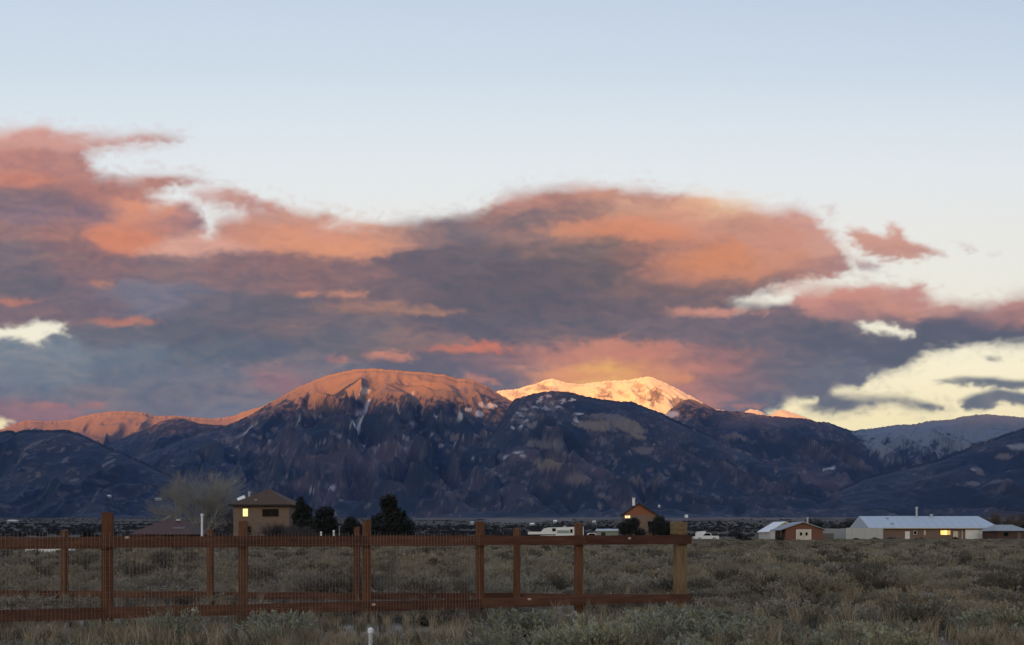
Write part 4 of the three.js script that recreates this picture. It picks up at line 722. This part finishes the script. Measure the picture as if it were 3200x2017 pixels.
// how the scrub grows: thinner with more dry grass along the front of the fence
const spots = [];
for (let d = 8.6; d < 215; ) {
  const gap = d < 30 ? 0.8 : d < 70 ? 0.92 : 1.1, half = 0.71 * d + 2;
  for (let x = -half; x < half; x += gap) {
    const px = x + (rnd() - 0.5) * gap * 0.9, pz = -(d + (rnd() - 0.5) * gap * 0.9), k = rnd(), lean = 0.75 + 0.5 * n2(px / 9, pz / 9);
    if (k < thin(px, pz)) continue;
    if (n2(px / 3.1 + 50, pz / 2.6) < -0.42 || (Math.abs(px + 39.4) < 3 && pz < -48 && pz > -67)) continue;
    const big = rnd(), s = 0.8 + 0.75 * big * big + 0.2 * n2(px / 4, pz / 4);
    spots.push([px, pz, s, s * (0.7 + 0.45 * rnd()) * (pz > -17 ? (px < 4.4 && pz < -11.2 ? 0.45 : 0.72) : pz < -110 ? 0.62 : 1), rnd() * 6.28, rnd(), lean]);
  }
  d += gap * 0.92;
}
const hue = (k, l, x, z) => { const v = k < 0.27 ? 0.32 + 0.6 * k : 0.55 + 0.62 * k, w = 0.5 + 0.5 * n2(x / 17 + 5, z / 17); return new THREE.Color().setRGB(v * (1.0 + 0.12 * w), v * (0.97 + 0.02 * w), v * (1.02 - 0.14 * w)); };
const mtx = new THREE.Matrix4(), quat = new THREE.Quaternion(), UPV = new THREE.Vector3(0, 1, 0);
function scatter(name, geos, mat, list) {
  geos.forEach((g, k) => {
    const mine = list.filter((_, i) => i % geos.length === k), m = shadow(new THREE.InstancedMesh(g, mat, mine.length));
    mine.forEach(([x, z, s, h, a, t, l, y], i) => { m.setMatrixAt(i, mtx.compose(new THREE.Vector3(x, y ?? groundAt(x, z), z), quat.setFromAxisAngle(UPV, a), new THREE.Vector3(s, h, s))); m.setColorAt(i, hue(t, l, x, z)); });
    m.name = numbered(name); m.userData = { kind: 'stuff', label: 'low grey green sagebrush scrub covering the plain', category: 'sagebrush' };
    if (name !== 'sagebrush_scrub') m.userData = { kind: 'stuff' };
    scene.add(m);
  });
}
// the bushes that show one by one, in front of the fence
const single = spots.filter(([x, z]) => z > -11.6 && Math.abs(x) < -z * 0.68 && !(Math.abs(x + 1.7) < 0.55 && z > -10.4)).sort((a, b) => b[2] - a[2]).slice(0, 56);
single.push([-4.42, -10.15, 0.95, 1.12, 1.1, 0.35, 1], [-3.05, -9.75, 0.75, 0.75, 2.1, 0.45, 1]);
const sageMats = [0, 1, 2].map((k) => paint(0.24 * [0.8, 1.0, 1.2][k], 0.246 * [0.8, 1.0, 1.16][k], 0.2 * [0.8, 1, 1.1][k] * [0.95, 0.98, 0.95][k], { vertexColors: true, roughness: 1 }));
const biggest = single.length - 2;
single.forEach(([x, z, s, h, a], i) => {
  const m = shadow(new THREE.Mesh(sageNear[i % 4], sageMats[i % 3]));
  m.name = numbered('sagebrush'); m.position.set(x, groundAt(x, z), z); m.rotation.y = a; m.scale.set(s, h, s);
  m.userData = { label: 'grey green sagebrush bush in the dry grass in front of the rail fence', category: 'bush', group: 'sagebrush bushes before the fence' };
  if (i === biggest) m.userData = { label: 'biggest sagebrush bush, rising against the lower rail of the netted fence', category: 'bush' };
  scene.add(m);
});
const chosen = new Set(single);
const clear = ([x, z]) => !(Math.abs(x + 1.68) < 0.42 && z > -9.9);
scatter('sagebrush_scrub', sageNear, sageMat, spots.filter((p) => !chosen.has(p) && p[1] > -34 && clear(p)));
scatter('sagebrush_scrub', sageFar, sageMat, spots.filter((p) => p[1] <= -34));
function tuft(seed, n, h) {
  const r = rngOf(seed), out = [], col = [];
  for (let i = 0; i < n; i++) {
    const a = r() * 6.283, q = 0.1 * r(), x = Math.cos(a) * q, z = Math.sin(a) * q, L = h * (0.5 + 0.6 * r()), lx = (r() - 0.62) * 0.28, lz = (r() - 0.5) * 0.22, w = 0.0035 + 0.003 * r(), b = r() * 6.283, bx = Math.cos(b) * w, bz = Math.sin(b) * w;
    const m = [x + lx * 0.35, L * 0.6, z + lz * 0.35], t = [x + lx, L, z + lz];
    out.push(x - bx, -0.02, z - bz, x + bx, -0.02, z + bz, m[0] + bx * 0.8, m[1], m[2] + bz * 0.8, x - bx, -0.02, z - bz, m[0] + bx * 0.8, m[1], m[2] + bz * 0.8, m[0] - bx * 0.8, m[1], m[2] - bz * 0.8, m[0] - bx * 0.8, m[1], m[2] - bz * 0.8, m[0] + bx * 0.8, m[1], m[2] + bz * 0.8, ...t);
    const v = 0.75 + 0.5 * r(), w2 = r();
    for (let k = 0; k < 9; k++) col.push(v, v * (0.97 - 0.05 * w2), v * (0.92 - 0.15 * w2));
  }
  return soup(out, col);
}
{
  const list = [];
  for (let i = 0; i < 9000; i++) {
    const d = 8.6 + Math.pow(rnd(), 1.6) * 20, x = (rnd() * 2 - 1) * (0.7 * d + 1), z = -d, t = thin(x, z), n = n2(x / 2.1 + 7, z / 2.1);
    if (rnd() > 0.28 + 0.7 * t + 0.25 * n || (Math.hypot(x + 1.68, z + 9.1) < 0.3)) continue;
    const s = (0.55 + 0.4 * rnd()) * (1 - 0.35 * t);
    list.push([x, z, s * 1.2, s * (0.8 + 0.5 * rnd()), rnd() * 6.28, rnd(), 1]);
  }
  scatter('dry_grass', [tuft(1, 30, 0.34), tuft(2, 34, 0.28), tuft(3, 22, 0.42)], paint(0.29, 0.268, 0.21, { vertexColors: true, roughness: 1 }), list);
}
{ // the woods of the plain, a dark belt below the mountains
  const clump = (seed) => { const r = rngOf(seed), out = []; for (let i = 0; i < 150; i++) { const a = r() * 6.283, e = Math.acos(2 * r() - 1), q = Math.pow(r(), 0.4); leafTri(out, [Math.sin(e) * Math.cos(a) * q, 0.85 + Math.cos(e) * 0.85 * q, Math.sin(e) * Math.sin(a) * q], 0.3, r, 1); } return soup(out); };
  const list = [];
  for (let i = 0; i < 22000; i++) {
    const d = 235 + Math.pow(rnd(), 1.35) * 2150, x = (rnd() * 2 - 1) * 0.72 * d, z = -d, open = sstep(600, 800, d) * sstep(-0.2, -0.1, x / d), n = n2(x / 90, z / 140);
    if (rnd() < open * 0.985 - 0.08 * n || n < -0.55) continue;
    const s = (0.4 + 1.1 * rnd() * rnd()) * (1 - 0.35 * sstep(400, 800, d)) + d * 0.0002;
    list.push([x, z, s * 1.25, s * (0.45 + 0.35 * rnd()), rnd() * 6.28, rnd(), 1]);
  }
  scatter('woods', [clump(1), clump(2), clump(3)], paint(0.024, 0.028, 0.031), list);
}
renderer.render(scene, camera);
